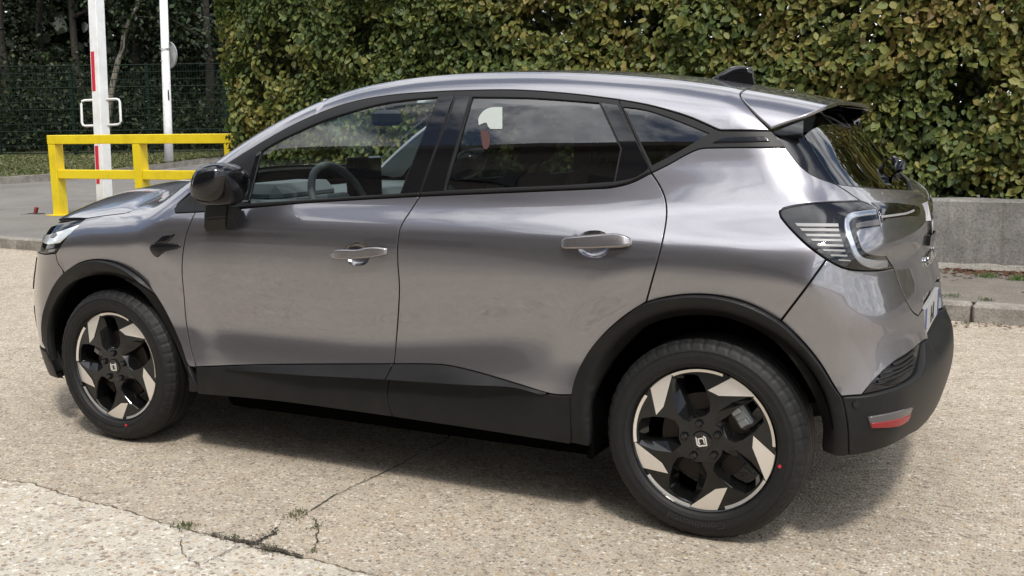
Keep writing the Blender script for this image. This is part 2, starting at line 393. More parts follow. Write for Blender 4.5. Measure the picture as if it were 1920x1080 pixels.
def crv(pts, sub=6):                             # smooth curve through points
    p = np.asarray(pts, float)
    if len(p) < 3:
        t = np.linspace(0, 1, sub + 1)[:, None]; return p[0] + (p[-1] - p[0]) * t
    q = np.vstack([2 * p[0] - p[1], p, 2 * p[-1] - p[-2]]); out = []
    for i in range(1, len(q) - 2):
        t0 = 0.; t1 = t0 + np.linalg.norm(q[i] - q[i - 1]) ** .5; t2 = t1 + np.linalg.norm(q[i + 1] - q[i]) ** .5; t3 = t2 + np.linalg.norm(q[i + 2] - q[i + 1]) ** .5
        for t in np.linspace(t1, t2, sub, endpoint=False):
            a1 = (t1 - t) / (t1 - t0) * q[i - 1] + (t - t0) / (t1 - t0) * q[i]; a2 = (t2 - t) / (t2 - t1) * q[i] + (t - t1) / (t2 - t1) * q[i + 1]; a3 = (t3 - t) / (t3 - t2) * q[i + 1] + (t - t2) / (t3 - t2) * q[i + 2]
            b1 = (t2 - t) / (t2 - t0) * a1 + (t - t0) / (t2 - t0) * a2; b2 = (t3 - t) / (t3 - t1) * a2 + (t - t1) / (t3 - t1) * a3
            out.append((t2 - t) / (t2 - t1) * b1 + (t - t1) / (t2 - t1) * b2)
    out.append(p[-1]); return np.array(out)
def loop(chart, *segs, F=Fbody):
    """joins segments into one closed outline in a chart; a segment is a list of photo points, or ('p', chart points)"""
    out = []
    for s in segs:
        if isinstance(s, tuple) and s[0] == 'p': q = crv(s[1])
        elif isinstance(s, tuple) and s[0] == 'raw': q = np.asarray(s[1], float)
        else: q = chart[0](onbody(crv(s), F))
        out.append(q)
    q = np.vstack(out); keep = [0]
    for i in range(1, len(q)):
        if np.linalg.norm(q[i] - q[keep[-1]]) > 1e-4: keep.append(i)
    if np.linalg.norm(q[keep[-1]] - q[keep[0]]) < 1e-4: keep.pop()
    return q[keep]
def dedupe(q):
    k = [0]
    for i in range(1, len(q)):
        if np.linalg.norm(q[i] - q[k[-1]]) > 2e-4: k.append(i)
    if np.linalg.norm(q[k[-1]] - q[k[0]]) < 2e-4: k.pop()
    return q[k]
def area(p): x, y = p[:, 0], p[:, 1]; return .5 * np.sum(x * np.roll(y, -1) - np.roll(x, -1) * y)
def resample(p, h):
    n = len(p); e = np.roll(p, -1, 0) - p; le = np.linalg.norm(e, axis=1); d = e / le[:, None]
    pd = np.roll(d, 1, 0); ang = np.degrees(np.arccos(np.clip((d * pd).sum(1), -1, 1)))
    cor = [i for i in range(n) if ang[i] > 28]
    if not cor: cor = [0]
    out = []
    for a, b in zip(cor, cor[1:] + [cor[0] + n]):
        ids = [i % n for i in range(a, b + 1)]; q = p[ids]; s = np.r_[0, np.cumsum(np.linalg.norm(np.diff(q, axis=0), axis=1))]
        k = max(1, int(round(s[-1] / h))); t = np.linspace(0, s[-1], k + 1)[:-1]
        out.append(np.stack([np.interp(t, s, q[:, 0]), np.interp(t, s, q[:, 1])], 1))
    return np.vstack(out)
def inset(p, d):                                 # p counter-clockwise, d towards the inside
    e = np.roll(p, -1, 0) - p; e /= np.maximum(np.linalg.norm(e, axis=1, keepdims=True), 1e-12)
    nn = np.stack([-e[:, 1], e[:, 0]], 1); pn = np.roll(nn, 1, 0); m = nn + pn; l2 = (m * m).sum(1, keepdims=True)
    return p + m * (2 / np.maximum(l2, .55)) * d
def inpoly(q, p):
    x, y = q[:, 0], q[:, 1]; c = np.zeros(len(q), bool); a = p; b = np.roll(p, -1, 0)
    for (x0, y0), (x1, y1) in zip(a, b):
        if y0 == y1: continue
        m = ((y0 > y) != (y1 > y)) & (x < (x1 - x0) * (y - y0) / (y1 - y0) + x0); c ^= m
    return c
def tri2d(loops, h, extra=None):
    """triangulates the first loop less the other loops; returns points, triangles and where each loop point went"""
    pts = [p for l in loops for p in l]; edges = []; k = 0; marks = []
    for l in loops:
        n = len(l); edges += [(k + i, k + (i + 1) % n) for i in range(n)]; marks.append((k, n)); k += n
    allb = np.vstack(loops); lo, hi = loops[0].min(0), loops[0].max(0)
    gx = np.arange(lo[0], hi[0] + h, h); gy = np.arange(lo[1], hi[1] + h, h * .866)
    G = np.array([(x + (h / 2 if j % 2 else 0), y) for j, y in enumerate(gy) for x in gx]) if len(gx) * len(gy) else np.zeros((0, 2))
    if extra is not None: G = np.vstack([G, extra])
    m = inpoly(G, loops[0])
    for l in loops[1:]: m &= ~inpoly(G, l)
    G = G[m]
    if len(G):
        dm = np.full(len(G), 9.)
        for i in range(0, len(allb), 400): dm = np.minimum(dm, np.linalg.norm(G[:, None] - allb[None, i:i + 400], axis=2).min(1))
        G = G[dm > .55 * h]
    P = np.vstack([allb, G]) if len(G) else allb
    v, e, f, ov, oe, of = delaunay_2d_cdt([Vector((float(a), float(b))) for a, b in P], edges, [], 0, 1e-7)
    v = np.array([(a.x, a.y) for a in v]); f = np.array([t for t in f if len(t) == 3])
    cen = v[f].mean(1); m = inpoly(cen, loops[0])
    for l in loops[1:]: m &= ~inpoly(cen, l)
    where = np.zeros(len(P), int)
    for i, src in enumerate(ov):
        for s_ in src: where[s_] = i
    return v, f[m], where, marks
def panel(name, chart, outline, mats, parent, off=0.0, gap=0.0027, bev=0.0009, skirt=0.018, h=0.024, holes=(), under=0.012, under_mat=None, F=Fbody, both=False, smoothmesh=False, thick=None, hole_gap=None, extra=None, flip_src=None, **props):
    """one sheet of bodywork: laid on the body surface, rounded at its edge, turned in, with a dark backing behind its joints"""
    ls = []
    for i, l in enumerate([outline, *holes]):
        l = l if area(l) > 0 else l[::-1]
        l = resample(l, h * .75)
        if i: l = l[::-1]
        ls.append(l)
    g = [gap if i == 0 else (gap if hole_gap is None else hole_gap) for i in range(len(ls))]
    B1 = [inset(l, d) for l, d in zip(ls, g)]; B0 = [inset(l, d + bev) for l, d in zip(ls, g)]
    v2, f, where, marks = tri2d(B0, h, extra)
    offf = off if callable(off) else (lambda q: np.full(len(q), off))
    S = chart[1](v2); n = gradn(F, S); V = S + n * offf(v2)[:, None]
    a = S[f]; fn = np.cross(a[:, 1] - a[:, 0], a[:, 2] - a[:, 0]); flip = (fn * n[f[:, 0]]).sum(1) < 0
    f = np.where(flip[:, None], f[:, ::-1], f)
    if smoothmesh:                               # normals of the displaced sheet itself
        a = V[f]; fn = np.cross(a[:, 1] - a[:, 0], a[:, 2] - a[:, 0]); vn = np.zeros_like(V)
        for k in range(3): np.add.at(vn, f[:, k], fn)
        vn /= np.maximum(np.linalg.norm(vn, axis=1, keepdims=True), 1e-12)
    else: vn = n
    verts = [V]; faces = [tuple(t) for t in f]; norms = [vn[i] for t in f for i in t]; midx = [0] * len(f); base = len(V)
    mm = list(mats) if isinstance(mats, (list, tuple)) else [mats]
    sk_i = 0
    if under:
        um = under_mat or seal
        if um not in mm: mm.append(um)
        if under_mat is None: sk_i = mm.index(um)
    for (st, cnt), b1 in zip(marks, B1):
        w0 = where[st:st + cnt]; S1 = chart[1](b1); n1 = gradn(F, S1)
        o1 = offf(b1)[:, None]; r1 = S1 + n1 * (o1 - bev); r2 = r1 - n1 * skirt
        out = r1 - V[w0]; out -= n1 * (out * n1).sum(1, keepdims=True); out /= np.maximum(np.linalg.norm(out, axis=1, keepdims=True), 1e-9)
        nb = n1 * .55 + out; nb /= np.linalg.norm(nb, axis=1, keepdims=True)
        verts += [r1, r2]; i1 = base; i2 = base + cnt; base += 2 * cnt
        for k in range(cnt):
            q = (k + 1) % cnt
            fa = (int(w0[k]), int(w0[q]), i1 + q, i1 + k); fb = (i1 + k, i1 + q, i2 + q, i2 + k)
            ccw = np.dot(np.cross(V[w0[q]] - V[w0[k]], r1[k] - V[w0[k]]), n1[k] + out[k]) < 0
            na = [vn[w0[k]], vn[w0[q]], nb[q], nb[k]]; nbb = [nb[k], nb[q], out[q], out[k]]
            if ccw: fa = fa[::-1]; na = na[::-1]; fb = fb[::-1]; nbb = nbb[::-1]
            faces += [fa, fb]; norms += na + nbb; midx += [0, sk_i]
    if thick:                                    # closes a solid piece underneath
        Vb = V - n * thick; verts.append(Vb); faces += [tuple(base + i for i in t[::-1]) for t in f]; norms += [-n[i] for t in f for i in t[::-1]]; midx += [min(1, len(mm) - 1)] * len(f); base += len(Vb)
    if under:
        um = under_mat or seal
        if um not in mm: mm.append(um)
        ui = mm.index(um)
        v3, f3, _, _ = tri2d([inset(l, -.006) for l in ls], h * 2)
        S3 = chart[1](v3); n3 = gradn(F, S3); Vb = S3 - n3 * under
        a = S3[f3]; fl = (np.cross(a[:, 1] - a[:, 0], a[:, 2] - a[:, 0]) * n3[f3[:, 0]]).sum(1) < 0
        f3 = np.where(fl[:, None], f3[:, ::-1], f3)
        verts.append(Vb); faces += [tuple(base + i for i in t) for t in f3]; norms += [n3[i] for t in f3 for i in t]; midx += [ui] * len(f3); base += len(Vb)
    V = np.vstack(verts)
    me = mesh(name, V, faces, mm, midx, normals=norms)
    o = part(name, me, parent, **props)
    if both:
        Vm = V.copy(); Vm[:, 1] = 1.8 - Vm[:, 1]
        fm = [t[::-1] for t in faces]; nm = []; k = 0
        for t in faces:
            blk = norms[k:k + len(t)]; k += len(t)
            nm += [(x[0], -x[1], x[2]) for x in blk[::-1]]
        p2 = parent if both is True else both
        o2 = part(name, mesh(name, Vm, fm, mm, midx, normals=nm), p2, **props)
        return o, o2
    return o
def mirror_me(me, name):
    V = np.array([v.co[:] for v in me.vertices]); V[:, 1] = 1.8 - V[:, 1]
    return mesh(name, V, [tuple(p.vertices)[::-1] for p in me.polygons], list(me.materials), [p.material_index for p in me.polygons], smooth=me.polygons[0].use_smooth)

# ------------------------------------------------------------------ the car
car = thing('parked_car', 'grey metallic hatchback with black wheel arches parked on the concrete', 'car', (1.32, .9, 0.0))
# outlines shared by neighbouring pieces (points of the photograph)
TT1 = [(361.8, 359), (400, 326), (437.6, 300.5), (491, 267.5), (541.5, 239), (591.8, 215.5), (642, 196.7), (695.7, 184), (749, 177), (806, 173), (854, 170.5)]
TT2 = [(854, 170.5), (962, 169), (1072, 176.6), (1160, 187.5)]
TT3 = [(1160, 187.5), (1217.5, 198.4), (1290, 220), (1349, 246)]
TTE = [(1349, 246), (1447, 246)]
TB0 = [(329.6, 399), (365.8, 397.7)]
TB1 = [(365.8, 397.7), (428, 393), (560, 381), (660, 374.5), (787.5, 367.5)]
TB2 = [(787.5, 367.5), (1000, 358.6), (1110, 353.6), (1144.6, 351.6), (1181, 343.5), (1221.5, 324)]
TB3 = [(1221.5, 324), (1254, 308), (1290, 288), (1312, 279), (1349, 277), (1473, 276)]
GF = [(365.8, 397.7), (350, 435.4), (343, 471.6), (341, 508), (344.6, 550), (348.8, 601.5), (357, 652), (368, 688)]
GM = [(787.5, 367.5), (768, 398), (752, 423), (746, 450), (745.5, 490), (748.7, 537), (747.5, 575), (743.5, 631), (738.5, 682.5)]
GMl = [(738.5, 682.5), (730, 718), (729, 743), (734, 765), (741, 778.6)]
GR = [(1221.5, 324), (1237, 348), (1247, 372), (1250, 400), (1244.5, 440), (1235, 480), (1223, 525), (1211.5, 567)]
CT1 = [(368, 688), (450, 685), (527.5, 683.4), (640, 682.7), (738.5, 682.5)]
CT2 = [(738.5, 682.5), (790, 682.6), (837, 685), (902.5, 700), (970, 720), (1038.5, 739.7), (1074, 740.6)]
SB1 = [(375, 736.4), (527.5, 750.5), (741, 778.6)]
SB2 = [(741, 778.6), (949, 809), (1109, 836)]
AR = [(1072.7, 828), (1072.7, 751), (1078.5, 717), (1102.6, 664), (1136, 623.5), (1175, 590), (1208.5, 568), (1256.7, 556), (1304.8, 552), (1353, 556), (1406, 570.5), (1463.7, 602), (1502, 638), (1536, 679), (1565, 727), (1577, 746), (1587, 800), (1589, 852)]
ARi = [(1107, 835), (1107, 761), (1117, 727), (1141, 684), (1175, 645), (1208.5, 616), (1252, 601), (1300, 596), (1348, 599.5), (1396, 614), (1440, 638), (1473, 669), (1502, 708), (1526, 751), (1541, 799), (1545.6, 854.6)]
AF = [(84.7, 640), (84.7, 610), (90, 580), (104, 540), (125, 510), (151, 493), (180.6, 487), (210, 491), (240, 503.5), (270, 527), (295.6, 559), (317, 597), (338, 644), (355, 687), (366, 712), (376.5, 733.6)]
AFi = [(110, 699.5), (99.6, 674), (96, 635.6), (101.8, 597), (116.7, 559), (142, 529), (168, 518), (193, 517), (223, 527), (253, 546), (278.5, 576), (300, 610), (321, 652.6), (338, 704), (346.7, 733.6)]
LAMPLO = [(1675.5, 501.4), (1652.5, 506.7), (1626, 508), (1599.4, 506.7), (1578, 501.4), (1549.8, 486.4), (1519.7, 465), (1493, 440.3), (1471.9, 417.3), (1462.5, 404), (1461.3, 397)]
LAMPUP = [(1461.3, 397), (1464, 393), (1471.9, 389.8), (1502, 383.6), (1546, 379), (1590.5, 377.4), (1614.4, 376.6)]
SEAMLAMP = [(1614.4, 376.6), (1631, 382.8), (1643.6, 392.5), (1650, 420.8), (1655, 443.9), (1661.4, 480), (1675.5, 501.4)]
GATE_UP = [(1421, 158.5), (1396, 169), (1388.5, 174), (1388, 180), (1414, 213), (1447, 246)]
GATE_GL = [(1447, 246), (1470, 275), (1505, 315), (1530, 331), (1567, 344.5)]
SEAM_Q = [(1567, 344.5), (1590, 360), (1614.4, 376.6)]
SEAM_B = [(1549.8, 486.4), (1510, 541), (1463.7, 602)]
rv = lambda s: s[::-1]
def arch_part(curve, u0, u1):                    # piece of an arch outline between two of its points
    return curve[u0:u1]

# doors
PKF = [(645, 466.7), (651, 460), (660, 454.3), (669, 452.7), (679, 452.7), (687, 456), (693.5, 462), (695, 474), (692.5, 487.5), (687.5, 494), (680, 498), (670, 498.7), (660, 498), (653, 493.5), (648, 486), (645, 476)]
PKR = [(1081, 448), (1088, 439), (1100.4, 433.2), (1114.5, 431.5), (1128.5, 433.2), (1138, 438.5), (1145, 446), (1146, 457), (1142.6, 469), (1137, 477), (1130, 482.6), (1114.5, 483.8), (1100.4, 482.2), (1090, 477), (1083, 469), (1080, 458)]
pkf, pkr = (dedupe(ROLL[0](onbody(crv(k + k[:1])))) for k in (PKF, PKR))
doorF = panel('front_door', ROLL, loop(ROLL, TB1, GM, rv(CT1), rv(GF)), paint, car, both=True, holes=(pkf,), hole_gap=-.001)
doorR = panel('rear_door', ROLL, loop(ROLL, TB2, GR, rv([(1074, 740.6)] + AR[2:6] + [(1211.5, 567)]), rv(CT2), rv(GM)), paint, car, both=True, holes=(pkr,), hole_gap=-.001)
def pocket(lp, pr_):
    c = lp.mean(0); s_ = (lp.max(0) - lp.min(0)) / 2
    f = lambda q: -.001 - .026 * np.clip(1 - (((q - c) / s_) ** 2).sum(1), 0, 1) ** .6
    panel('handle_recess', ROLL, lp, paint, pr_[0], off=f, gap=-.0005, bev=.0004, skirt=.004, h=.006, smoothmesh=True, under=0, both=pr_[1])
pocket(pkf, doorF); pocket(pkr, doorR)
def handle(pts, pr_, x0, x1):
    lp = loop(ROLL, *pts); a, b = lp[:, 0].min(), lp[:, 0].max()
    f = lambda q: .010 + .022 * (1 - np.abs((q[:, 0] - (a + b) / 2) / ((b - a) / 2)) ** 5)
    panel('door_handle', ROLL, lp, alloyh, pr_[0], off=f, gap=0, bev=.006, skirt=.012, h=.008, smoothmesh=True, under=0, thick=.012, both=pr_[1])
handle(([(621.7, 474), (640, 467), (675, 466.7), (695.8, 462.8), (712.5, 462.5), (725.8, 465.4)], [(725.8, 465.4), (726.7, 478)], [(726.7, 478), (712.5, 480.8), (675, 484), (635, 485), (624, 482.5), (621.5, 478), (621.7, 474)]), doorF, 0, 1)
handle(([(1052, 456), (1056, 451), (1065, 447.8), (1086, 447), (1142.6, 444.3), (1156.7, 443.4), (1170.8, 445.2), (1183, 448)], [(1183, 448), (1184.3, 460)], [(1184.3, 460), (1170.8, 465), (1142.6, 467), (1082.8, 467.9), (1060, 466.5), (1053, 462), (1052, 456)]), doorR, 0, 1)
# front wing
HOODE = [(161.5, 409.6), (192, 404.8), (215.5, 402), (237.6, 399), (248.6, 396)]
hood_pts = [(.05, .125), (.072, .145), (.082, .18), (.082, .24), (.085, .31), (.095, .38)]
def topchart_to(chart, q):                       # (X, Y) points seen from above, into another chart
    return chart[0](TOP[1](np.asarray(q, float)))
wing_in = topchart_to(ROLL, crv(hood_pts)); cowl_in = topchart_to(ROLL, crv([(.095, .38), (.17, .33), (.25, .25), (.33, .165)]))
wing = panel('front_wing', ROLL, loop(ROLL, HOODE, ('raw', wing_in), ('raw', cowl_in), [(341, 348.5), (345, 351.5), (358.8, 358)], [(358.8, 358), (327, 391), (329.6, 399)], TB0, GF, rv(AF[3:13] + [(355, 687), (368, 688)]), [(104, 540), (120, 512.6), (108, 493), (104.4, 475)], [(104.4, 475), (123, 447.4), (135, 434), (149.6, 419), (161.5, 409.6)]), paint, car, both=True)
# rear quarter
quarter = panel('rear_quarter_panel', TAIL, loop(TAIL, TB3, [(1473, 276), (1505, 315), (1530, 331), (1567, 344.5)], SEAM_Q, rv(LAMPUP), rv(LAMPLO[5:]), SEAM_B, rv([(1211.5, 567)] + AR[7:12]), rv(GR)), paint, car, both=True)

# roof with the front pillars, windscreen opening left free
def mirY(q): q = np.array(q); q[:, 1] = 1.8 - q[:, 1]; return q
r_near = np.vstack([TOP[0](onbody(crv(s))) for s in (TT1, TT2, TT3, TTE)])
r_gate = TOP[0](onbody(crv(rv(GATE_UP))))
r_gate = np.vstack([r_gate[r_gate[:, 1] < .62], [(2.645, .9)]])
a_base = np.array([(.33, .165), (.36, .135), (.40, .105)])
half = np.vstack([a_base, r_near, r_gate])
roof_out = np.vstack([half, mirY(half)[::-1]])
ws_half = np.array([(.245, .9), (.25, .75), (.27, .55), (.31, .36), (.36, .225), (.40, .185)])
ws_side = [(.40, .185), (.60, .235), (.80, .282), (.97, .325), (1.09, .375), (1.115, .42)]
ws_top = [(1.115, .42), (1.09, .55), (1.065, .72), (1.055, .9)]
ws = np.vstack([crv(ws_half), crv(ws_side)[1:], crv(ws_top)[1:]])
ws_loop = np.vstack([ws, mirY(ws)[::-1]])
ws_loop = dedupe(ws_loop); roof_out = dedupe(roof_out)
# the front edge of the roof sheet is open at the windscreen: outline runs up one pillar, round the opening and down the other
open_half = np.vstack([crv(ws_side), crv(ws_top)[1:]])
roof_poly = dedupe(np.vstack([half, mirY(half)[::-1], mirY(open_half), open_half[::-1]]))
roof = panel('roof', TOP, roof_poly, paint, car, h=.022, under=.03, under_mat=headl)
panel('windscreen', TOP, ws_loop, glass_clear, car, off=-.004, gap=.003, under=0, h=.04, skirt=.004)
# bonnet
h_near = np.vstack([TOP[0](onbody(crv(HOODE))), crv(hood_pts)])
h_near = h_near[np.argsort(h_near[:, 0])] if False else h_near
h_front = crv([(-.74, .9), (-.725, .65), (-.66, .42), (-.52, .235), (-.36, .145), h_near[0]])
hood = np.vstack([h_front, h_near[1:], crv([(.095, .38), (.125, .5), (.14, .7), (.145, .9)])[1:]])
hood_loop = dedupe(np.vstack([hood, mirY(hood)[::-1]]))
bonnet = panel('bonnet', TOP, hood_loop, paint, car, h=.03)
cowl = np.vstack([crv([(.15, .9), (.145, .7), (.13, .5), (.102, .385), (.175, .335), (.255, .255), (.333, .172)]), crv([(.36, .20), (.31, .36), (.27, .55), (.25, .75), (.245, .9)])])
panel('cowl_cover', TOP, dedupe(np.vstack([cowl, mirY(cowl)[::-1]])), trimm, car, off=-.012, h=.04)

# side glass and its frames
GLF = loop(SIDE, [(489, 284), (516, 267.5), (554, 248.6), (604, 226.6), (655, 210), (711, 195), (762, 187), (821.6, 181.5)], [(821.6, 181.5), (785, 272), (750, 362.5)], [(750, 362.5), (600, 372.5), (462, 381)], [(462, 381), (489, 284)])
GLR = loop(SIDE, [(885.7, 181.5), (999, 183.5), (1122.7, 192.5)], [(1122.7, 192.5), (1163, 278.6)], [(1163, 278.6), (1151, 340.6)], [(1151, 340.6), (1060, 347), (940, 352), (834.7, 357)], [(834.7, 357), (885.7, 181.5)])
GLQ = loop(SIDE, [(1168, 200), (1210, 206), (1254, 220), (1330, 250)], [(1330, 250), (1275, 283), (1222.5, 310.5)], [(1222.5, 310.5), (1168, 200)])
panel('window_glass', SIDE, GLF, glass_clear, doorF[0], off=-.006, gap=.0, bev=.001, skirt=.002, under=0, both=doorF[1])
panel('window_glass', SIDE, GLR, glass_dark, doorR[0], off=-.006, gap=.0, bev=.001, skirt=.002, under=0, both=doorR[1])
panel('quarter_window', SIDE, GLQ, glass_dark, quarter[0], off=-.005, gap=.0, bev=.001, skirt=.002, under=0, both=quarter[1])
BCF = loop(SIDE, [(823.5, 181.5), (851.5, 180)], [(851.5, 180), (819, 271), (787.8, 360)], [(787.8, 360), (752, 362)], [(752, 362), (787, 272), (823.5, 181.5)])
BCR = loop(SIDE, [(857.5, 180.2), (882, 181)], [(882, 181), (832, 357)], [(832, 357), (791.5, 359.5)], [(791.5, 359.5), (823, 271), (857.5, 180.2)])
CCR = loop(SIDE, [(1126, 193), (1158, 197)], [(1158, 197), (1190, 258), (1218, 315.5)], [(1218, 315.5), (1192, 332), (1154, 340)], [(1154, 340), (1166, 278.6)], [(1166, 278.6), (1126, 193)])
panel('window_frame', SIDE, loop(SIDE, TT1, [(854, 170.5), (821, 271), (787.5, 367.5)], rv(TB1), [(365.8, 397.7), (361.8, 359)]), trimm, doorF[0], off=.001, gap=.0012, holes=(GLF,), hole_gap=0, skirt=.014, h=.02, under=0, both=doorF[1])
panel('window_frame', SIDE, loop(SIDE, TT2, [(1160, 187.5), (1188, 250), (1221.5, 324)], rv(TB2), [(787.5, 367.5), (821, 271), (854, 170.5)]), trimm, doorR[0], off=.001, gap=.0012, holes=(GLR,), hole_gap=0, skirt=.014, h=.02, under=0, both=doorR[1])
panel('window_frame', SIDE, loop(SIDE, TT3, TTE, [(1447, 246), (1473, 276)], rv(TB3), [(1221.5, 324), (1188, 250), (1160, 187.5)]), trimm, quarter[0], off=.001, gap=.0012, holes=(GLQ,), hole_gap=0, skirt=.014, h=.02, under=0, both=quarter[1])
panel('sail_trim', SIDE, loop(SIDE, [(361.8, 359), (365.8, 397.7)], rv(TB0), [(329.6, 399), (327.5, 392), (361.8, 359)]), trimm, wing[0], off=.001, gap=.0012, h=.015, both=wing[1])
for q, pr_ in ((BCF, doorF), (BCR, doorR), (CCR, doorR)): panel('pillar_cover', SIDE, q, gloss, pr_[0], off=.0035, gap=.0008, bev=.001, skirt=.005, h=.03, under=0, both=pr_[1])
panel('vent_insert', SIDE, loop(SIDE, [(1336, 269), (1340, 265), (1352, 259), (1432, 256)], [(1432, 256), (1437, 259), (1443.5, 266)], [(1443.5, 266), (1336, 269)]), gloss, quarter[0], off=.005, gap=.0005, bev=.002, skirt=.006, h=.02, under=0, both=quarter[1])
# black strip between the front quarter light and the drop glass
panel('divider_bar', SIDE, loop(SIDE, [(482, 288), (491, 283)], [(491, 283), (466, 380)], [(466, 380), (454, 381)], [(454, 381), (482, 288)]), gloss, doorF[0], off=.004, gap=0, bev=.0015, skirt=.01, h=.02, under=0, both=doorF[1])
panel('belt_strip', SIDE, loop(SIDE, [(434, 383.5), (600, 373.5), (786, 361.5)], [(786, 361.5), (786, 366.5)], [(786, 366.5), (560, 380), (432, 391.5)], [(432, 391.5), (434, 383.5)]), trimm, doorF[0], off=.006, gap=0, bev=.003, skirt=.008, h=.02, under=0, both=doorF[1])
panel('belt_strip', SIDE, loop(SIDE, [(790, 361), (940, 353.5), (1060, 348.5), (1151, 342), (1192, 333.5), (1218.5, 318)], [(1218.5, 318), (1220, 322.5)], [(1220, 322.5), (1181, 341.8), (1144.6, 350), (1000, 357.2), (789.5, 366.5)], [(789.5, 366.5), (790, 361)]), trimm, doorR[0], off=.006, gap=0, bev=.003, skirt=.008, h=.02, under=0, both=doorR[1])

# lower cladding with the raised blade
bl = SIDE[0](onbody(crv([(424, 694), (580, 702), (734, 710), (860, 718), (968, 725), (1017, 740)])))
ctl = SIDE[0](onbody(crv(CT1[:-1] + CT2)))
def lower_off(q):
    zb = np.interp(q[:, 0], bl[:, 0], bl[:, 1])
    return .006 + .016 * np.clip((zb - .02 - q[:, 1]) / .15, 0, 1)
def blade_off(q):
    zb = np.interp(q[:, 0], bl[:, 0], bl[:, 1]); zt = np.interp(q[:, 0], ctl[:, 0], ctl[:, 1])
    return .009 + .034 * np.clip((zt - q[:, 1]) / np.maximum(zt - zb, .004), 0, 1) * np.interp(q[:, 0], [bl[0, 0], bl[0, 0] + .45, bl[-1, 0] - .22, bl[-1, 0]], [.1, 1, 1, .15])
cladF = panel('door_cladding', SIDE, loop(SIDE, CT1, GMl, rv(SB1), [(375, 736.4), (368, 688)]), clad, doorF[0], off=lower_off, h=.02, smoothmesh=True, skirt=.05, both=doorF[1])
cladR = panel('door_cladding', SIDE, loop(SIDE, CT2, [(1074, 740.6), (1073, 760), (1073, 829)], rv(SB2[:2] + [(1073, 829)]), rv(GMl)), clad, doorR[0], off=lower_off, h=.02, smoothmesh=True, skirt=.05, both=doorR[1])
panel('cladding_blade', SIDE, loop(SIDE, [(424, 690), (450, 685.6), (527.5, 684), (640, 683.4), (737.3, 683.1)], [(737.3, 683.1), (732.5, 710)], [(732.5, 710), (580, 702), (424, 693)], [(424, 693), (424, 690)]), clad, cladF[0], off=blade_off, h=.014, gap=0, bev=.0025, smoothmesh=True, skirt=.034, under=0, both=cladF[1])
panel('cladding_blade', SIDE, loop(SIDE, [(739.8, 683.1), (790, 683.2), (837, 685.6), (902.5, 700.5), (970, 720.6), (1030, 738)], [(1030, 738), (1017, 740)], [(1017, 740), (968, 725), (860, 718), (734, 710)], [(734, 710), (739.8, 683.1)]), clad, cladR[0], off=blade_off, h=.014, gap=0, bev=.0025, smoothmesh=True, skirt=.034, under=0, both=cladR[1])

# wheel arch trims
def arch_off(cx, cz, ro):
    def f(q):
        r = np.hypot(q[:, 0] - cx, q[:, 1] - cz)
        return .013 + .015 * np.clip((q[:, 1] - .35) / .2, 0, 1) - .05 * np.clip((ro - .042 - r) / .035, 0, 1)
    return f
def arch(outer, inner, cx, cz, ro):
    lp = loop(SIDE, outer, [outer[-1], inner[-1]], rv(inner), [inner[0], outer[0]])
    return panel('wheel_arch_trim', SIDE, lp, clad, car, off=arch_off(cx, cz, ro), gap=.0012, bev=.004, skirt=.03, h=.016, smoothmesh=True, under=0, both=True)
arch(AR, ARi, 2.645, .375, .455); arch(AF, AFi, .03, .355, .455)

# front end
NB = lambda *q: ('p', list(q))
bumpF_half = loop(NOSE, [(104.4, 475), (108, 493), (120, 512.6), (104, 540)], [(104, 540), (90, 580), (84.7, 610), (84.7, 640), (85.5, 655)], NB((.9 * R_(40), .33), (.9 * R_(60), .335), (MIDA, .34)), NB((MIDA, .86), (.9 * R_(70), .86), (.9 * R_(58), .845), (.9 * R_(48), .81)), [(85, 477), (104.4, 475)])
bumpF_half = loop(NOSE, [(104.4, 475), (108, 493), (120, 512.6), (104, 540)], [(104, 540), (90, 580), (84.7, 610), (84.7, 640), (85.5, 655)], NB((.9 * R_(46), .355), (.9 * R_(60), .335), (MIDA, .33)), NB((MIDA, .80), (.9 * R_(72), .80), (.9 * R_(62), .80), (.9 * R_(50), .805)), [(85, 477), (104.4, 475)])
def turn_mirror(half):                           # half outline that touches the centre plane -> whole outline
    m = half.copy(); m[:, 0] = 2 * MIDA - m[:, 0]
    k = half[np.abs(half[:, 0] - MIDA) < 1e-6]
    i = int(np.argmax(half[:, 0] >= MIDA - 1e-6))
    a = np.roll(half, -i, 0)                     # starts at the first centre point, runs centre -> centre -> side
    n = int(np.sum(a[:, 0] >= MIDA - 1e-6))
    side = a[n:]                                 # from the last centre point round to the first
    ms = side.copy(); ms[:, 0] = 2 * MIDA - ms[:, 0]
    return dedupe(np.vstack([a[n - 1:n], side, a[0:1], ms[::-1]]))
front_bumper = panel('front_bumper', NOSE, turn_mirror(bumpF_half), paint, car, h=.035)
valance = panel('lower_valance', NOSE, dedupe(np.array([(.9 * R_(44), .35), (.9 * R_(60), .33), (MIDA, .325), (2 * MIDA - .9 * R_(60), .33), (2 * MIDA - .9 * R_(44), .35), (2 * MIDA - .9 * R_(41), .23), (2 * MIDA - .9 * R_(60), .20), (MIDA, .20), (.9 * R_(60), .20), (.9 * R_(41), .23)])), clad, front_bumper, off=.004, h=.05, skirt=.05)
panel('grille', NOSE, np.array([(.9 * R_(58), .60), (.9 * R_(52), .77), (2 * MIDA - .9 * R_(52), .77), (2 * MIDA - .9 * R_(58), .60)]), gloss, front_bumper, off=.004, h=.05)
panel('lower_grille', NOSE, np.array([(.9 * R_(60), .36), (.9 * R_(58), .52), (2 * MIDA - .9 * R_(58), .52), (2 * MIDA - .9 * R_(60), .36)]), trimm, front_bumper, off=.004, h=.05)
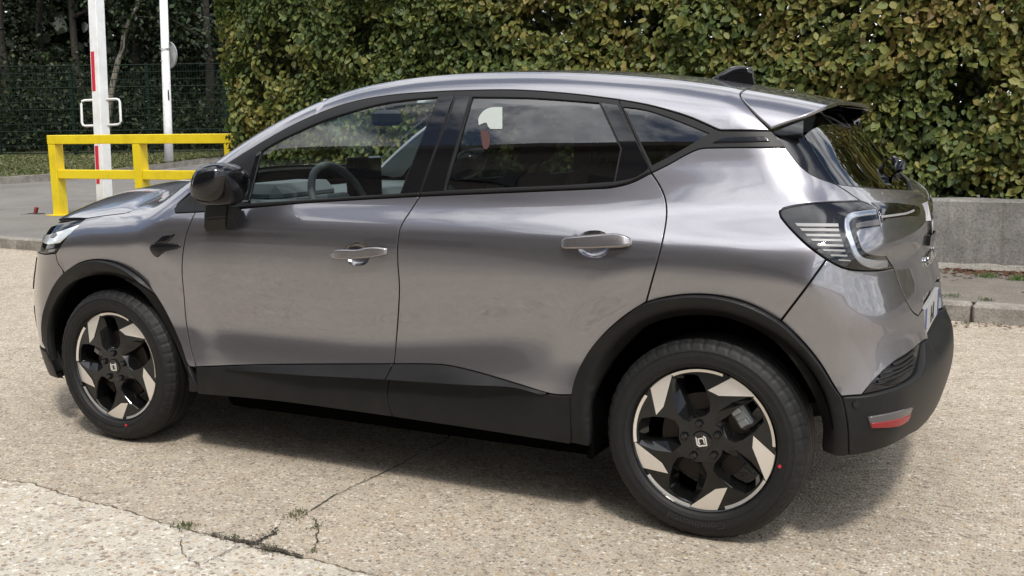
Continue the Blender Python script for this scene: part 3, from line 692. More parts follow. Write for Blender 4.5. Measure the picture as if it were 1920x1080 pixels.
# headlights
hl_top = [(161.5, 409.6), (129, 415.5), (106.7, 420), (96, 422)]
HL = loop(NOSE, [(161.5, 409.6), (149.6, 419), (135, 434), (123, 447.4)], [(123, 447.4), (103.7, 474)], [(103.7, 474), (85, 477)], NB((.9 * R_(48), .805), (.9 * R_(56), .815)), NB((.9 * R_(56), .815), (.9 * R_(58), .875)), NB((.9 * R_(58), .875), (.9 * R_(52), .905), (.9 * R_(47), .925)), rv(hl_top[:3]))
lampF = panel('headlight', NOSE, HL, gloss, car, off=-.003, gap=.002, h=.02, both=True)
HLW = loop(NOSE, [(149.6, 421), (138, 432), (123, 444.4), (111, 455)], [(111, 455), (97, 457.5), (90, 458.5)], NB((.9 * R_(46), .86), (.9 * R_(48), .885)), [(93, 440), (114, 433), (132, 427), (149.6, 421)])
for k in (0, 1):
    pass
lw = panel('lamp_reflector', NOSE, HLW, lampwhite, lampF[0], off=.002, gap=0, bev=.002, skirt=.008, h=.015, under=0, both=lampF[1])
HLI = loop(NOSE, [(103, 467), (92, 468.5)], [(92, 468.5), (90, 473.5)], [(90, 473.5), (101, 472)], [(101, 472), (103, 467)])
panel('lamp_projector', NOSE, HLI, lampgrey, lampF[0], off=.002, gap=0, bev=.001, skirt=.006, h=.012, under=0, both=lampF[1])
HLB = loop(NOSE, [(106, 436), (97, 441), (94, 446)], [(94, 446), (100, 447), (108, 441)], [(108, 441), (106, 436)])
panel('lamp_baffle', NOSE, HLB, smoke, lampF[0], off=.004, gap=0, bev=.001, skirt=.004, h=.012, under=0, both=lampF[1])
# ornament on the front wing
orn = panel('wing_ornament', SIDE, loop(SIDE, [(281.6, 464.5), (283, 460.5), (287.9, 457.5), (311.5, 456.2), (325, 456.8), (337.4, 458)], [(337.4, 458), (339, 463.8)], [(339, 463.8), (330, 467.7), (309.9, 471.6)], [(309.9, 471.6), (295.7, 482.6)], [(295.7, 482.6), (289.4, 478.7), (282.4, 468.5), (281.6, 464.5)]), gloss, wing[0], off=.008, gap=0, bev=.005, skirt=.01, h=.01, under=0, both=wing[1])
panel('ornament_fin', SIDE, loop(SIDE, [(291, 456.3), (304.4, 444), (313.8, 440), (328, 439.4)], [(328, 439.4), (322.5, 447), (313.8, 454)], [(313.8, 454), (291, 456.3)]), gloss, wing[0], off=.010, gap=0, bev=.005, skirt=.012, h=.01, under=0, both=wing[1])

# tail: spoiler, rear glass, tailgate
sp_near = TOP[0](onbody(crv(rv(GATE_UP)), Fspoil)); sp_near = sp_near[sp_near[:, 1] < .62]
sp_edge = ch_top(Fspoil)[0](onbody(crv([(1447.5, 243.5), (1478, 230.5), (1508, 218.7), (1546, 200.5), (1577, 190.5)]), Fspoil))
sp_edge = sp_edge[sp_edge[:, 1] < .82]

sp_edge = np.vstack([sp_edge, crv([sp_edge[-1], (sp_edge[-1][0] + .004, .5 * sp_edge[-1][1] + .45), (sp_edge[-1][0] + .005, .9)])[1:-1]])
half = np.vstack([[(2.648, .9)], sp_near[::-1], sp_edge, [(sp_edge[-1][0], .9)]])
TOPS = ch_top(Fspoil)
tailgate_dummy = None
# tailgate sheet
lowgap = [(1675.5, 501.4), (1683, 523), (1694, 552), (1712, 585), (1722, 592)]
tg_half = loop(TAIL, [(1567, 344.5), (1620, 350.5), (1690, 354.6)], ('p', [(MIDA, 1.108), (MIDA, 1.0)]), ('p', [(MIDA, .80), (MIDA, .735)]), ('p', [(MIDA, .735), (MIDA - .12, .735), (MIDA - .30, .735)]), rv(lowgap), rv(SEAMLAMP), rv(SEAM_Q))
tailgate = panel('tailgate', TAIL, turn_mirror(tg_half), paint, car, h=.03)
spo = panel('roof_spoiler', TOPS, dedupe(np.vstack([half, mirY(half)[::-1]])), [paint, gloss], tailgate, F=Fspoil, h=.02, under=0, skirt=.010, thick=.012, bev=.003)
ap_half = loop(TAIL, [(1449, 249), (1470, 276), (1505, 315.5), (1530, 331.7), (1567, 345), (1572, 345.8)], [(1572, 345.8), (1561, 334), (1507, 253)], [(1507, 253), (1507, 246), (1458, 249)])
panel('pillar_gloss_cover', TAIL, ap_half, gloss, tailgate, off=-.002, gap=.002, h=.02, both=True)
gl_half = loop(TAIL, [(1507, 250), (1561, 334), (1572, 346.2)], [(1572, 346.2), (1620, 350.6), (1690, 354.7)], ('p', [(MIDA, 1.11), (MIDA, 1.25), (MIDA, 1.42)]), ('p', [(MIDA, 1.42), (MIDA - .25, 1.405), (MIDA - .5, 1.37)]))
panel('rear_window', TAIL, turn_mirror(gl_half), glass_rear, tailgate, off=-.004, gap=.002, h=.03, under=0, skirt=.01)
FIN = loop(ch_side(Fspoil), [(1447.6, 244), (1508, 219.5)], [(1508, 219.5), (1506, 248)], [(1506, 248), (1456, 251), (1447.6, 244)], F=Fspoil)
panel('spoiler_fin', ch_side(Fspoil), FIN, gloss, tailgate, F=Fspoil, off=-.012, gap=.001, h=.02, under=0, skirt=.03, both=True)
# wiper on the rear glass
mb = MB()
mb.tube([(3.05, .9, 1.235), (3.085, .9, 1.255)], .026, 12); mb.tube([(3.085, .905, 1.262), (3.04, .80, 1.262), (2.99, .62, 1.275)], [.014, .010, .006], 6); mb.box((2.965, .45, 1.262), (2.985, .95, 1.285), 0)
# emblem and lettering on the tailgate
def gate_pt(y, z, off=0.004):
    a = .9 * math.atan2(3.25 - 2.3, .9 - y)
    O = np.array([[2.3, y, z]]); P = cast(Fbody, O, np.array([[1., 0, 0]]), 0, 2, 110, True)[0]; n = gradn(Fbody, P)
    return P[0] + n[0] * off
wip = MB()
g0 = gate_pt(.9, 1.2, .0)
wip.tube([gate_pt(1.0, 1.15, -.01), gate_pt(1.0, 1.16, .030), gate_pt(1.0, 1.172, .050)], [.026, .022, .016], 12); wip.tube([gate_pt(1.0, 1.165, .040), gate_pt(1.04, 1.19, .032), gate_pt(1.16, 1.20, .016), gate_pt(1.40, 1.21, .010)], [.018, .013, .008, .005], 8)
part('rear_wiper', wip.build('rear_wiper', gloss, True), tailgate)
em = MB()                                        # lozenge emblem
ring = [(0, .062), (.048, 0), (0, -.062), (-.048, 0)]
for s0, s1 in ((1.0, .62),):
    for k in range(4):
        a, b = ring[k], ring[(k + 1) % 4]; q = []
        for (y, z), s_ in ((a, s0), (b, s0), (b, s1), (a, s1)): q.append((y * s_, z * s_))
        V = [gate_pt(.9 + y, 1.0 + z, o) for o in (.0, .010) for y, z in q]
        em.add(V, [(0, 1, 2, 3), (4, 5, 6, 7), (0, 1, 5, 4), (1, 2, 6, 5), (2, 3, 7, 6), (3, 0, 4, 7)])
part('tailgate_emblem', em.build('tailgate_emblem', alloyh), tailgate)
cam_b = MB(); V = [gate_pt(.9 + y, z, o) for o in (-.01, .014) for y, z in ((-.10, .915), (.10, .915), (.10, .95), (-.10, .95))]
cam_b.add(V, [(0, 1, 2, 3), (4, 5, 6, 7), (0, 1, 5, 4), (1, 2, 6, 5), (2, 3, 7, 6), (3, 0, 4, 7)])
part('gate_release', cam_b.build('gate_release', gloss), tailgate)
def text_mesh(name, s, size, depth, fn, mats, bold=0.0):
    """lettering turned into a mesh; fn maps (x, y, z) of the text to the world"""
    cu = bpy.data.curves.new(name, 'FONT'); cu.body = s; cu.size = size; cu.extrude = depth; cu.align_x = 'CENTER'; cu.align_y = 'CENTER'; cu.resolution_u = 2; cu.offset = bold
    o = bpy.data.objects.new(name, cu); col.objects.link(o)
    dg = bpy.context.evaluated_depsgraph_get(); me = bpy.data.meshes.new_from_object(o.evaluated_get(dg)); bpy.data.objects.remove(o); bpy.data.curves.remove(cu)
    for v in me.vertices: v.co = fn(*v.co)
    me.materials.clear()
    for m in (mats if isinstance(mats, list) else [mats]): me.materials.append(m)
    me.name = name; me.update(); return me
part('gate_lettering', text_mesh('gate_lettering', 'CAPTUR', .052, .002, lambda x, y, z: Vector(gate_pt(.9 + x * 1.9, .862 + y, .004 + z)), chrome, .001), tailgate)
pl = MB(); V = [gate_pt(.9 + y, z, o) for o in (.002, .012) for y, z in ((-.26, .625), (.26, .625), (.26, .735), (-.26, .735))]
bx = 3.25
plate = MB(); plate.box((bx - .016, .64, .60), (bx, 1.16, .712), 0); plate.box((bx - .001, .641, .602), (bx + .0015, .682, .710), 1); plate.box((bx - .001, 1.118, .602), (bx + .0015, 1.159, .710), 1)
# tail lights
LAMP = loop(TAIL, LAMPUP, SEAMLAMP, LAMPLO)
tl = panel('tail_light', TAIL, LAMP, gloss, car, off=.001, gap=.002, bev=.003, h=.018, both=True)
TLG = loop(TAIL, [(1633, 379.5), (1670, 380.2), (1696.8, 382.5), (1719.8, 386.2)], [(1719.8, 386.2), (1724, 391), (1723, 404), (1718, 408)], [(1718, 408), (1705.6, 407), (1688, 408.6), (1660, 411.5)], [(1660, 411.5), (1656, 417), (1652, 418)], [(1652, 418), (1646, 393), (1633, 379.5)])
tg = panel('tailgate_light', TAIL, TLG, gloss, tailgate, off=.003, gap=.0005, bev=.002, h=.018, under=0, both=True)
TLB = loop(TAIL, [(1651, 405), (1680, 401.5), (1700, 398), (1712, 393)], [(1712, 393), (1713, 397)], [(1713, 397), (1700, 402), (1680, 405.5), (1651, 409.5)], [(1651, 409.5), (1651, 405)])
panel('light_bar', TAIL, TLB, lampgrey, tg[0], off=.0045, gap=0, bev=.0008, skirt=.002, h=.02, under=0, both=tg[1])
C0 = lambda zx, zy: (1440 + zx / 5.647, 350 + zy / 5.647)
def zl(*q): return [C0(a, b) for a, b in q]
GUIDE = loop(TAIL, zl((1140, 240), (1000, 258), (870, 280), (818, 316), (806, 370), (814, 480), (853, 620), (912, 742), (985, 822), (1080, 862), (1180, 868), (1260, 850)), zl((1260, 850), (1256, 770)), zl((1256, 770), (1100, 772), (1000, 745), (950, 690), (908, 570), (872, 450), (862, 390), (895, 345), (990, 318), (1148, 296)), zl((1148, 296), (1140, 240)))
panel('light_guide', TAIL, GUIDE, lampchrome, tl[0], off=.006, gap=0, bev=.004, skirt=.006, h=.012, under=0, both=tl[1])
BODYP = loop(TAIL, zl((935, 478), (955, 457), (1020, 445), (1180, 422)), zl((1180, 422), (1215, 560), (1243, 732)), zl((1243, 732), (1120, 725), (1030, 700), (985, 650), (955, 570), (935, 478)))
panel('painted_infill', TAIL, BODYP, paint, tl[0], off=.004, gap=0, bev=.002, skirt=.004, h=.015, under=0, both=tl[1])
UPB = loop(TAIL, zl((925, 395), (1000, 375), (1165, 350)), zl((1165, 350), (1178, 408)), zl((1178, 408), (1000, 432), (930, 445)), zl((930, 445), (925, 395)))
panel('inner_bar', TAIL, UPB, smoke, tl[0], off=.004, gap=0, bev=.0015, skirt=.004, h=.015, under=0, both=tl[1])
for a, b, y, hh in ((282, 742, 408, 36), (335, 748, 460, 32), (390, 762, 517, 28), (448, 778, 568, 25), (508, 795, 623, 25), (572, 813, 675, 22), (652, 835, 728, 20), (737, 868, 779, 16)):
    q = loop(TAIL, zl((a, y - hh / 2), (b, y - hh / 2 + 4)), zl((b, y - hh / 2 + 4), (b + 4, y + hh / 2 + 4)), zl((b + 4, y + hh / 2 + 4), (a + hh * .9, y + hh / 2)), zl((a + hh * .9, y + hh / 2), (a, y - hh / 2)))
    panel('light_bar', TAIL, q, lampgrey, tl[0], off=.0035, gap=0, bev=.0008, skirt=.002, h=.02, under=0, both=tl[1])

panel('lamp_lens', TAIL, LAMP, lens_clear, tl[0], off=.011, gap=.003, bev=.004, skirt=.006, h=.018, under=0, both=tl[1])
# rear bumper
rb_half = loop(TAIL, SEAM_B[::-1], rv(LAMPLO[:6]), lowgap, ('p', [(MIDA - .30, .728), (MIDA - .12, .728), (MIDA, .728)]), ('p', [(MIDA, .728), (MIDA, .62)]), ('p', [(MIDA, .62), (MIDA - .28, .62)]), [(1733.5, 637), (1701.7, 662.8), (1676.5, 678.5), (1641.9, 710), (1616.7, 740.6)], [(1616.7, 740.6), (1576, 743.5)], rv(AR[11:15] + [(1576, 743.5)]))
rear_bumper = panel('rear_bumper', TAIL, turn_mirror(rb_half), paint, car, h=.03)
part('licence_plate', plate.build('licence_plate', [platew, plateb]), rear_bumper)
part('plate_characters', text_mesh('plate_characters', 'II-II', .085, .0005, lambda x, y, z: Vector((bx + .001 + z, .9 + x * 1.15, .656 + y)), ink, .002), rear_bumper)
VENT = loop(TAIL, [(1616.7, 740.6), (1641.9, 710), (1676.5, 678.5), (1701.7, 662.8), (1731.6, 639)], [(1731.6, 639), (1728, 668), (1723.7, 694.3)], [(1723.7, 694.3), (1714, 706.9), (1686, 722.6), (1651, 733.6), (1616.7, 740.6)])
ven = panel('bumper_vent', TAIL, VENT, gloss, rear_bumper, off=-.006, gap=.001, bev=.002, h=.02, both=True)
for k in range(4):
    t0 = .12 + k * .2
    a = [(1647 + 4 * k, 714 - 10.5 * k), (1680 + 6 * k, 703 - 10 * k), (1714, 684 - 9 * k)]
    if k == 3: a = [(1676, 681), (1700, 668.5), (1715, 655)]
    q = loop(TAIL, a, [a[-1], (a[-1][0], a[-1][1] + 5)], [(x, y + 5) for x, y in rv(a)], [(a[0][0], a[0][1] + 5), a[0]])
    panel('vent_slat', TAIL, q, trimm, ven[0], off=.002, gap=0, bev=.001, skirt=.006, h=.03, under=0, both=ven[1])
lb_half = loop(TAIL, [(1577, 744), (1616.7, 741.5), (1651, 735), (1686, 724), (1714, 708), (1724, 695), (1733, 641)], ('p', [(MIDA - .28, .615), (MIDA, .615)]), ('p', [(MIDA, .615), (MIDA, .33)]), ('p', [(MIDA, .33), (MIDA - .25, .335), (MIDA - .42, .34)]), [(1701, 809), (1654, 835.5), (1607, 850), (1589, 852)], [(1589, 852), (1587, 800), (1577, 744)])
def bump_off(q):
    z = q[:, 1]; a = np.abs(q[:, 0] - MIDA)
    e = np.clip((.62 - z) / .07, 0, 1) * np.clip((z - .30) / .05, .2, 1); ctr = np.clip((1.05 - a) / .5, 0, 1)
    return .004 + .012 * e * ctr
lower_bumper = panel('bumper_cladding', TAIL, turn_mirror(lb_half), clad, rear_bumper, off=bump_off, gap=.001, bev=.004, skirt=.03, h=.02, smoothmesh=True)
REF = loop(TAIL, [(1623, 779.3), (1665, 771), (1701.7, 760.4)], [(1701.7, 760.4), (1692, 785.6)], [(1692, 785.6), (1676.5, 795), (1627.7, 799.8)], [(1627.7, 799.8), (1623, 779.3)])
rf = panel('reflector', TAIL, REF, smoke, rear_bumper, off=.020, gap=0, bev=.003, skirt=.02, h=.015, under=0, both=True)
REF2 = loop(TAIL, [(1626, 790), (1665, 784), (1697, 773.5)], [(1697, 773.5), (1691, 785)], [(1691, 785), (1676.5, 794), (1628.5, 799)], [(1628.5, 799), (1626, 790)])
panel('red_lens', TAIL, REF2, redm, rf[0], off=.0225, gap=0, bev=.002, skirt=.003, h=.015, under=0, both=rf[1])
sens = onbody([(1602.5, 756.5)])[0]; ns = gradn(Fbody, sens[None])[0]
mb = MB(); mb.tube([sens, sens + ns * .019], .0105, 14); part('parking_sensor', mb.build('parking_sensor', trimm), rear_bumper)

# roof aerial fin
prof = [(2.40, 0.0, .030), (2.435, .018, .034), (2.475, .052, .026), (2.515, .076, .016), (2.56, .086, .011), (2.588, .086, .010), (2.594, .02, .022), (2.598, 0.0, .026)]
fin = MB(); V = []; F_ = []
for x, hgt, wd in ((2.405, .004, .006), (2.43, .020, .026), (2.455, .040, .024), (2.48, .056, .019), (2.50, .064, .013), (2.53, .067, .010), (2.565, .067, .009), (2.572, .03, .014), (2.578, .0, .020)):
    z = float(RC(x)); z = z - .004
    for k in range(7):
        t = math.pi * k / 6; V.append((x, .9 - wd * math.cos(t), z - .004 + (hgt + .004) * math.sin(t) ** .8))
for i in range(8):
    for k in range(6): F_.append((i * 7 + k, i * 7 + k + 1, i * 7 + 8 + k, i * 7 + 7 + k))
fin.add(V, F_); part('roof_aerial', fin.build('roof_aerial', gloss, True), car)

# ------------------------------------------------------------------ wheels (built about the hub, outer face towards -Y)
RR = .2415
def pol(a, r): return np.array([r * RR * math.cos(R_(a)), r * RR * math.sin(R_(a))])
def face_y(q):                                   # depth of the alloy's face behind the sidewall
    r = np.hypot(q[:, 0], q[:, 1]) / RR; a = np.degrees(np.arctan2(q[:, 1], q[:, 0])) % 72
    return .030 - .010 * np.clip((1 - r) / .6, 0, 1)
def sheet(loops, h, fy, y_extra=0.0):
    v, f, where, marks = tri2d(loops, h); V = np.stack([v[:, 0], fy(v) + y_extra, v[:, 1]], 1)
    a = V[f]; fl = np.cross(a[:, 1] - a[:, 0], a[:, 2] - a[:, 0])[:, 1] > 0
    return V, np.where(fl[:, None], f[:, ::-1], f), where, marks
def make_wheel(th0, cal_ang):
    mb = MB()
    outer = np.array([pol(a, .985) for a in np.linspace(0, 360, 120, endpoint=False)])
    holes = []; inner = []
    for k in range(5):
        t = th0 + 72 * k
        holes.append(np.array([pol(t + a, r) for a, r in ((-20, .925), (-26, .93), (-32, .93), (-38, .92), (-44, .895), (-51, .74), (-59, .56), (-63, .44), (-57, .36), (-46, .33), (-28, .32), (-12, .30), (-3, .47), (-12, .70))]))
        inner.append(np.array([pol(t + a, r) for a, r in ((-23, .90), (-26, .915), (-32, .918), (-38, .91), (-43.5, .885), (-50, .74), (-58, .56), (-61.5, .44), (-56, .37), (-46, .345), (-30, .345), (-20, .375), (-20, .53), (-21, .75))]))
    hl = [h_ if area(h_) < 0 else h_[::-1] for h_ in holes]
    V, f, wh, mk = sheet([outer] + hl, .014, face_y); mb.add(V, f, 0)
    for h_, h2 in zip(holes, inner):             # chamfered edge and walls of the openings, leaning inwards
        n = len(h_); c = h2.mean(0); fy = [face_y(np.array([p]))[0] for p in h_]
        dd = [.024 if i in (11, 12, 13) else (.012 if i in (0, 10) else .004) for i in range(n)]
        V = [(p[0], f, p[1]) for p, f in zip(h_, fy)] + [(p[0], f + d_, p[1]) for p, f, d_ in zip(h2, fy, dd)] + [((c + (p - c) * .78)[0], f + .06, (c + (p - c) * .78)[1]) for p, f in zip(h2, fy)]
        Fc = []
        for lv in (0, 1):
            for i in range(n): Fc.append((lv * n + i, lv * n + (i + 1) % n, (lv + 1) * n + (i + 1) % n, (lv + 1) * n + i))
        mb.add(V, Fc, 0)
    Vl, Fl = lathe([(RR * .98, .031), (RR * .985, .024), (RR * 1.0, .020), (RR * 1.012, .024)], 96, 0, 0, 0); mb.add(Vl, Fl, 0)
    Vl, Fl = lathe([(RR * .985, .033), (RR * .93, .05), (RR * .90, .20)], 72, 0, 0, 0); mb.add(Vl, Fl, 2)
    # machined facets and arcs of the rim
    for k in range(5):
        t = th0 + 72 * k
        pts = [pol(t - a, .985) for a in np.linspace(0, 23, 9)] + [pol(t + 4, .685), pol(t + 17.5, .71)]
        V, f, _, _ = sheet([np.array(pts)[::-1]], .02, face_y, -.0025); mb.add(V, f, 1)
        n = len(pts); Vs = [(p[0], face_y(np.array([p]))[0] - .0025, p[1]) for p in pts] + [(p[0], face_y(np.array([p]))[0] + .004, p[1]) for p in pts]
        mb.add(Vs, [(i, (i + 1) % n, n + (i + 1) % n, n + i) for i in range(n)], 0)
        arc = [(pol(a, .988), pol(a, .945)) for a in np.linspace(t + 7, t + 49.5, 22)]
        Va = [(p[0], .0235 if j == 0 else .0275, p[1]) for i, pr in enumerate(arc) for j, p in enumerate(pr)]
        mb.add(Va, [(2 * i, 2 * i + 1, 2 * i + 3, 2 * i + 2) for i in range(len(arc) - 1)], 1)
        # chamfered flank of each spoke
        A = pol(t + 46, .94); B = pol(t + 69 - 20, .60); Cc = pol(t + 37, .45)
    # nut seats and hub
    wheel_me = mb.build('wheel', [wheelblk, machined, dark])
    prof = [(.236, .05), (.243, .026), (.247, .016), (.252, .009), (.262, .004), (.2625, .0025), (.266, .0025), (.2665, .0035), (.285, .001), (.300, .004), (.3005, .0025), (.304, .0035), (.3045, .0052), (.316, .012)]
    sh = [(.3245, .020), (.3315, .033)]
    tr = []
    for y0, y1 in ((.040, .068), (.075, .104), (.111, .140), (.147, .175)): tr += [(.3365, y0), (.3375, (y0 + y1) / 2), (.3365, y1), (.330, y1 + .001), (.330, y1 + .006)]
    tr = tr[:-2]
    back = [(r, .215 - y) for r, y in (prof + sh)[::-1]]
    full = prof + sh + tr + back; n = 192; V = []; k = len(full); ns = len(prof)
    for i in range(n):
        a = 2 * math.pi * i / n
        for j, (r, y) in enumerate(full):
            if i % 4 == 0 and (ns - 1 <= j <= ns + 2 or k - ns - 3 <= j <= k - ns): r -= .0025
            V.append((r * math.cos(a), y, r * math.sin(a)))
    Fc = [(i * k + q, ((i + 1) % n) * k + q, ((i + 1) % n) * k + q + 1, i * k + q + 1) for i in range(n) for q in range(k - 1)]
    tb = MB(); tb.add(V, Fc, 0)
    tyre_me = tb.build('tyre', rubber)
    for p in tyre_me.polygons: p.use_smooth = False
    def tx(word, cen, r0, sc):
        return text_mesh('tyre_lettering', word, sc, .0006, lambda x, y, z: ((r0 + y) * math.cos(R_(cen) - x * 1.25 / r0), .0015 - z, (r0 + y) * math.sin(R_(cen) - x * 1.25 / r0)), tyretext, .0004)
    letter = tx('Continental', -92, .282, .034)
    m = MB(); m.add(*lathe([(.05, .07), (.15, .07), (.152, .072), (.152, .092), (.05, .092)], 48, 0, 0, 0)); m.add(*lathe([(.0, .05), (.075, .05), (.078, .07)], 36, 0, 0, 0), 1)
    disc_me = m.build('brake_disc', [disc, dark])
    m = MB()
    ca, sa = math.cos(R_(cal_ang)), math.sin(R_(cal_ang)); ax = [(ca, 0, sa), (0, 1, 0), (-sa, 0, ca)]
    m.box((.118, .055, -.045), (.172, .10, .045), 0, .010, ax); m.box((.126, .047, -.034), (.158, .057, -.010), 0, .003, ax); m.box((.126, .047, .010), (.158, .057, .034), 0, .003, ax); m.box((.112, .046, -.075), (.135, .07, -.055), 1, .003, ax)
    cal_me = m.build('brake_caliper', [caliperm, dark])
    m = MB(); m.add(*lathe([(.0, .0155), (.030, .016), (.034, .0175), (.035, .026)], 32, 0, 0, 0))
    cap_me = m.build('hub_cap', gloss, False)
    m = MB()
    for s0, s1, dx in ((1.0, .74, 0.), (.62, .40, 0.)):
        rg = [(0, .0195), (.0165, 0.004), (.0165, -.004), (0, -.0195), (-.0165, -.004), (-.0165, .004)]
        for i in range(6):
            a, b = rg[i], rg[(i + 1) % 6]
            if (s0 == 1.0 and i == 0) or (s0 < 1 and i == 3): continue
            cr_, sr_ = math.cos(R_(th0 - 139 + 58)), math.sin(R_(th0 - 139 + 58))
            q = [(p[0] * s_ * 1.25, p[1] * s_ * 1.25) for p, s_ in ((a, s0), (b, s0), (b, s1), (a, s1))]; q = [(x * cr_ - z * sr_, x * sr_ + z * cr_) for x, z in q]
            m.add([(x, .0145, z) for x, z in q] + [(x, .0175, z) for x, z in q], [(0, 1, 2, 3), (0, 1, 5, 4), (1, 2, 6, 5), (2, 3, 7, 6), (3, 0, 4, 7)])
    logo_me = m.build('hub_emblem', chrome)
    m = MB(); m.add(*lathe([(.0, .016), (.0095, .016), (.0135, .021), (.0145, .040)], 6, 0, 0, 0)); nut_me = m.build('wheel_nut', wheelblk)
    m = MB(); m.tube([(0, .0005, 0), (0, .004, 0)], .0055, 12); dot_me = m.build('tyre_mark', redtape)
    return wheel_me, tyre_me, letter, disc_me, cal_me, cap_me, logo_me, nut_me, dot_me
tyretext = mat('tyre lettering rubber', (0.017, 0.017, 0.0175), 0.5)
def put_wheel(x, y, me, rot, th0, dot):
    wheel_me, tyre_me, letter, disc_me, cal_me, cap_me, logo_me, nut_me, dot_me = me
    w = part('wheel', wheel_me, car); w.location = (x, y, .337); w.rotation_euler = (0, 0, rot)
    for nme, m in (('tyre', tyre_me), ('tyre_lettering', letter), ('brake_disc', disc_me), ('brake_caliper', cal_me), ('hub_cap', cap_me), ('hub_emblem', logo_me)):
        o = bpy.data.objects.new(nme, m); col.objects.link(o); o.parent = w
    for k in range(5):
        o = bpy.data.objects.new('wheel_nut', nut_me); col.objects.link(o); o.parent = w; q = pol(th0 - 40 + 72 * k, .245); o.location = (q[0], -0.010, q[1])
    o = bpy.data.objects.new('tyre_mark', dot_me); col.objects.link(o); o.parent = w; o.location = (.262 * math.cos(R_(dot)), -.001, .262 * math.sin(R_(dot)))
wmR = make_wheel(139, 36); wmF = make_wheel(130, 150)
put_wheel(2.639, .012, wmR, 0, 139, -10); put_wheel(0.0, .012, wmF, 0, 130, -76)
put_wheel(2.639, 1.788, wmR, math.pi, 139, 40); put_wheel(0.0, 1.788, wmF, math.pi, 130, 80)

# wheel wells and floor
for cx in (0.015, 2.645):
    for y0, y1 in ((.055, .42), (1.745, 1.38)):
        mb = MB(); V = []; n = 30
        for i in range(n + 1):
            a = R_(8 + 164 * i / n); V += [(cx + .405 * math.cos(a), y0, .36 + .405 * math.sin(a)), (cx + .405 * math.cos(a), y1, .36 + .405 * math.sin(a))]
        V.append((cx, y1, .36)); mb.add(V, [(2 * i, 2 * i + 1, 2 * i + 3, 2 * i + 2) for i in range(n)] + [(2 * i + 1, 2 * i + 3, 2 * n + 2) for i in range(n)])
        part('wheel_well', mb.build('wheel_well', dark), car)
mb = MB()
mb.box((.46, .20, .165), (2.20, 1.60, .32), 0, .03); mb.box((-.62, .43, .21), (.42, 1.37, .30), 0); mb.box((2.18, .27, .20), (2.62, 1.53, .44), 0, .03); mb.box((2.6, .5, .46), (2.95, 1.30, .5), 0)
mb.box((-.6, .43, .30), (.25, 1.37, .72), 0); mb.box((2.2, .43, .48), (3.0, 1.37, .75), 0)
mb.tube([(.0, .2, .33), (.0, 1.6, .33)], .03, 8); mb.tube([(2.639, .2, .33), (2.639, 1.6, .33)], .035, 8)
part('underbody', mb.build('underbody', dark), car)

for y0, y1 in ((.05, .30), (1.50, 1.75)):
    mb = MB(); mb.box((2.225, y0, .215), (2.25, y1, .46), 0, .006); part('splash_guard', mb.build('splash_guard', dark), car)
# cabin
mb = MB()
mb.box((.34, .12, .55), (.74, 1.68, .98), 0, .05); mb.box((.30, .13, .93), (.84, 1.67, 1.065), 0, .055); mb.box((.74, .16, .78), (.88, 1.64, .93), 0, .03)
mb.box((.50, .28, 1.03), (.74, .72, 1.125), 0, .04)
part('dashboard', mb.build('dashboard', dashm), car)
mb = MB(); mb.box((.845, .62, .96), (.862, .89, 1.225), 0, .008); part('dashboard_screen', mb.build('dashboard_screen', screenm), car)
mb = MB()
for y in (.22, 1.22): mb.box((.895, y, .80), (.905, y + .16, .86), 0, .003)
for y in (1.05,): mb.box((.893, y, .80), (.905, y + .10, .86), 0, .003)
part('air_vent', mb.build('air_vent', trimm), car)
ang = R_(24); cx, cy, cz = .905, .50, 1.035
st = MB(); t_ = np.array([math.cos(ang), 0, math.sin(ang)]); u_ = np.array([-math.sin(ang), 0, math.cos(ang)])
st.tube([np.array([cx, cy, cz]) + .178 * (np.cos(a) * np.array([0, 1, 0]) + np.sin(a) * u_) for a in np.linspace(0, 2 * np.pi, 40, endpoint=False)], .0165, 10, closed=True)
st.box((-.03, -.075, -.06), (.02, .075, .05), 0, .02, [t_, (0, 1, 0), u_], (cx, cy, cz)); st.box((-.012, -.17, -.02), (.012, .17, .02), 0, .008, [t_, (0, 1, 0), u_], (cx, cy, cz)); st.box((-.012, -.02, -.17), (.012, .02, 0), 0, .008, [t_, (0, 1, 0), u_], (cx, cy, cz))
st.tube([np.array([cx, cy, cz]) - t_ * .02, np.array([cx, cy, cz]) - t_ * .3], .04, 10)
part('steering_wheel', st.build('steering_wheel', seatm, True), car)
for y in (.52, 1.28):
    mb = MB(); tl_ = R_(18); b = [(math.cos(tl_), 0, -math.sin(tl_)), (0, 1, 0), (math.sin(tl_), 0, math.cos(tl_))]
    mb.box((1.12, y - .25, .48), (1.62, y + .25, .64), 0, .06); mb.box((-.07, -.24, 0), (.07, .24, .60), 0, .06, b, (1.60, y, .60)); 
    s_ = part('front_seat', mb.build('front_seat', seatm), car)
    mb = MB(); mb.box((-.05, -.13, .64), (.05, .13, .80), 0, .045, b, (1.60, y, .60)); mb.tube([(1.79, y - .05, 1.15), (1.82, y - .05, 1.24)], .007, 6); mb.tube([(1.79, y + .05, 1.15), (1.82, y + .05, 1.24)], .007, 6)
    part('headrest', mb.build('headrest', seatm), s_)
mb = MB(); mb.box((1.85, .30, .48), (2.2, 1.5, .66), 0, .06); mb.box((-.07, -.45, .1), (.07, .45, .58), 0, .06, b, (2.40, .9, .62))
s_ = part('rear_bench', mb.build('rear_bench', seatm), car)
for y in (.58, .9, 1.22):
    mb = MB(); mb.box((-.045, -.12, .60), (.045, .12, .72), 0, .04, b, (2.40, y, .62)); part('headrest', mb.build('headrest', seatm), s_)
mb = MB(); mb.box((.46, .10, .28), (2.18, 1.70, .34), 0); part('cabin_floor', mb.build('cabin_floor', dark), car)
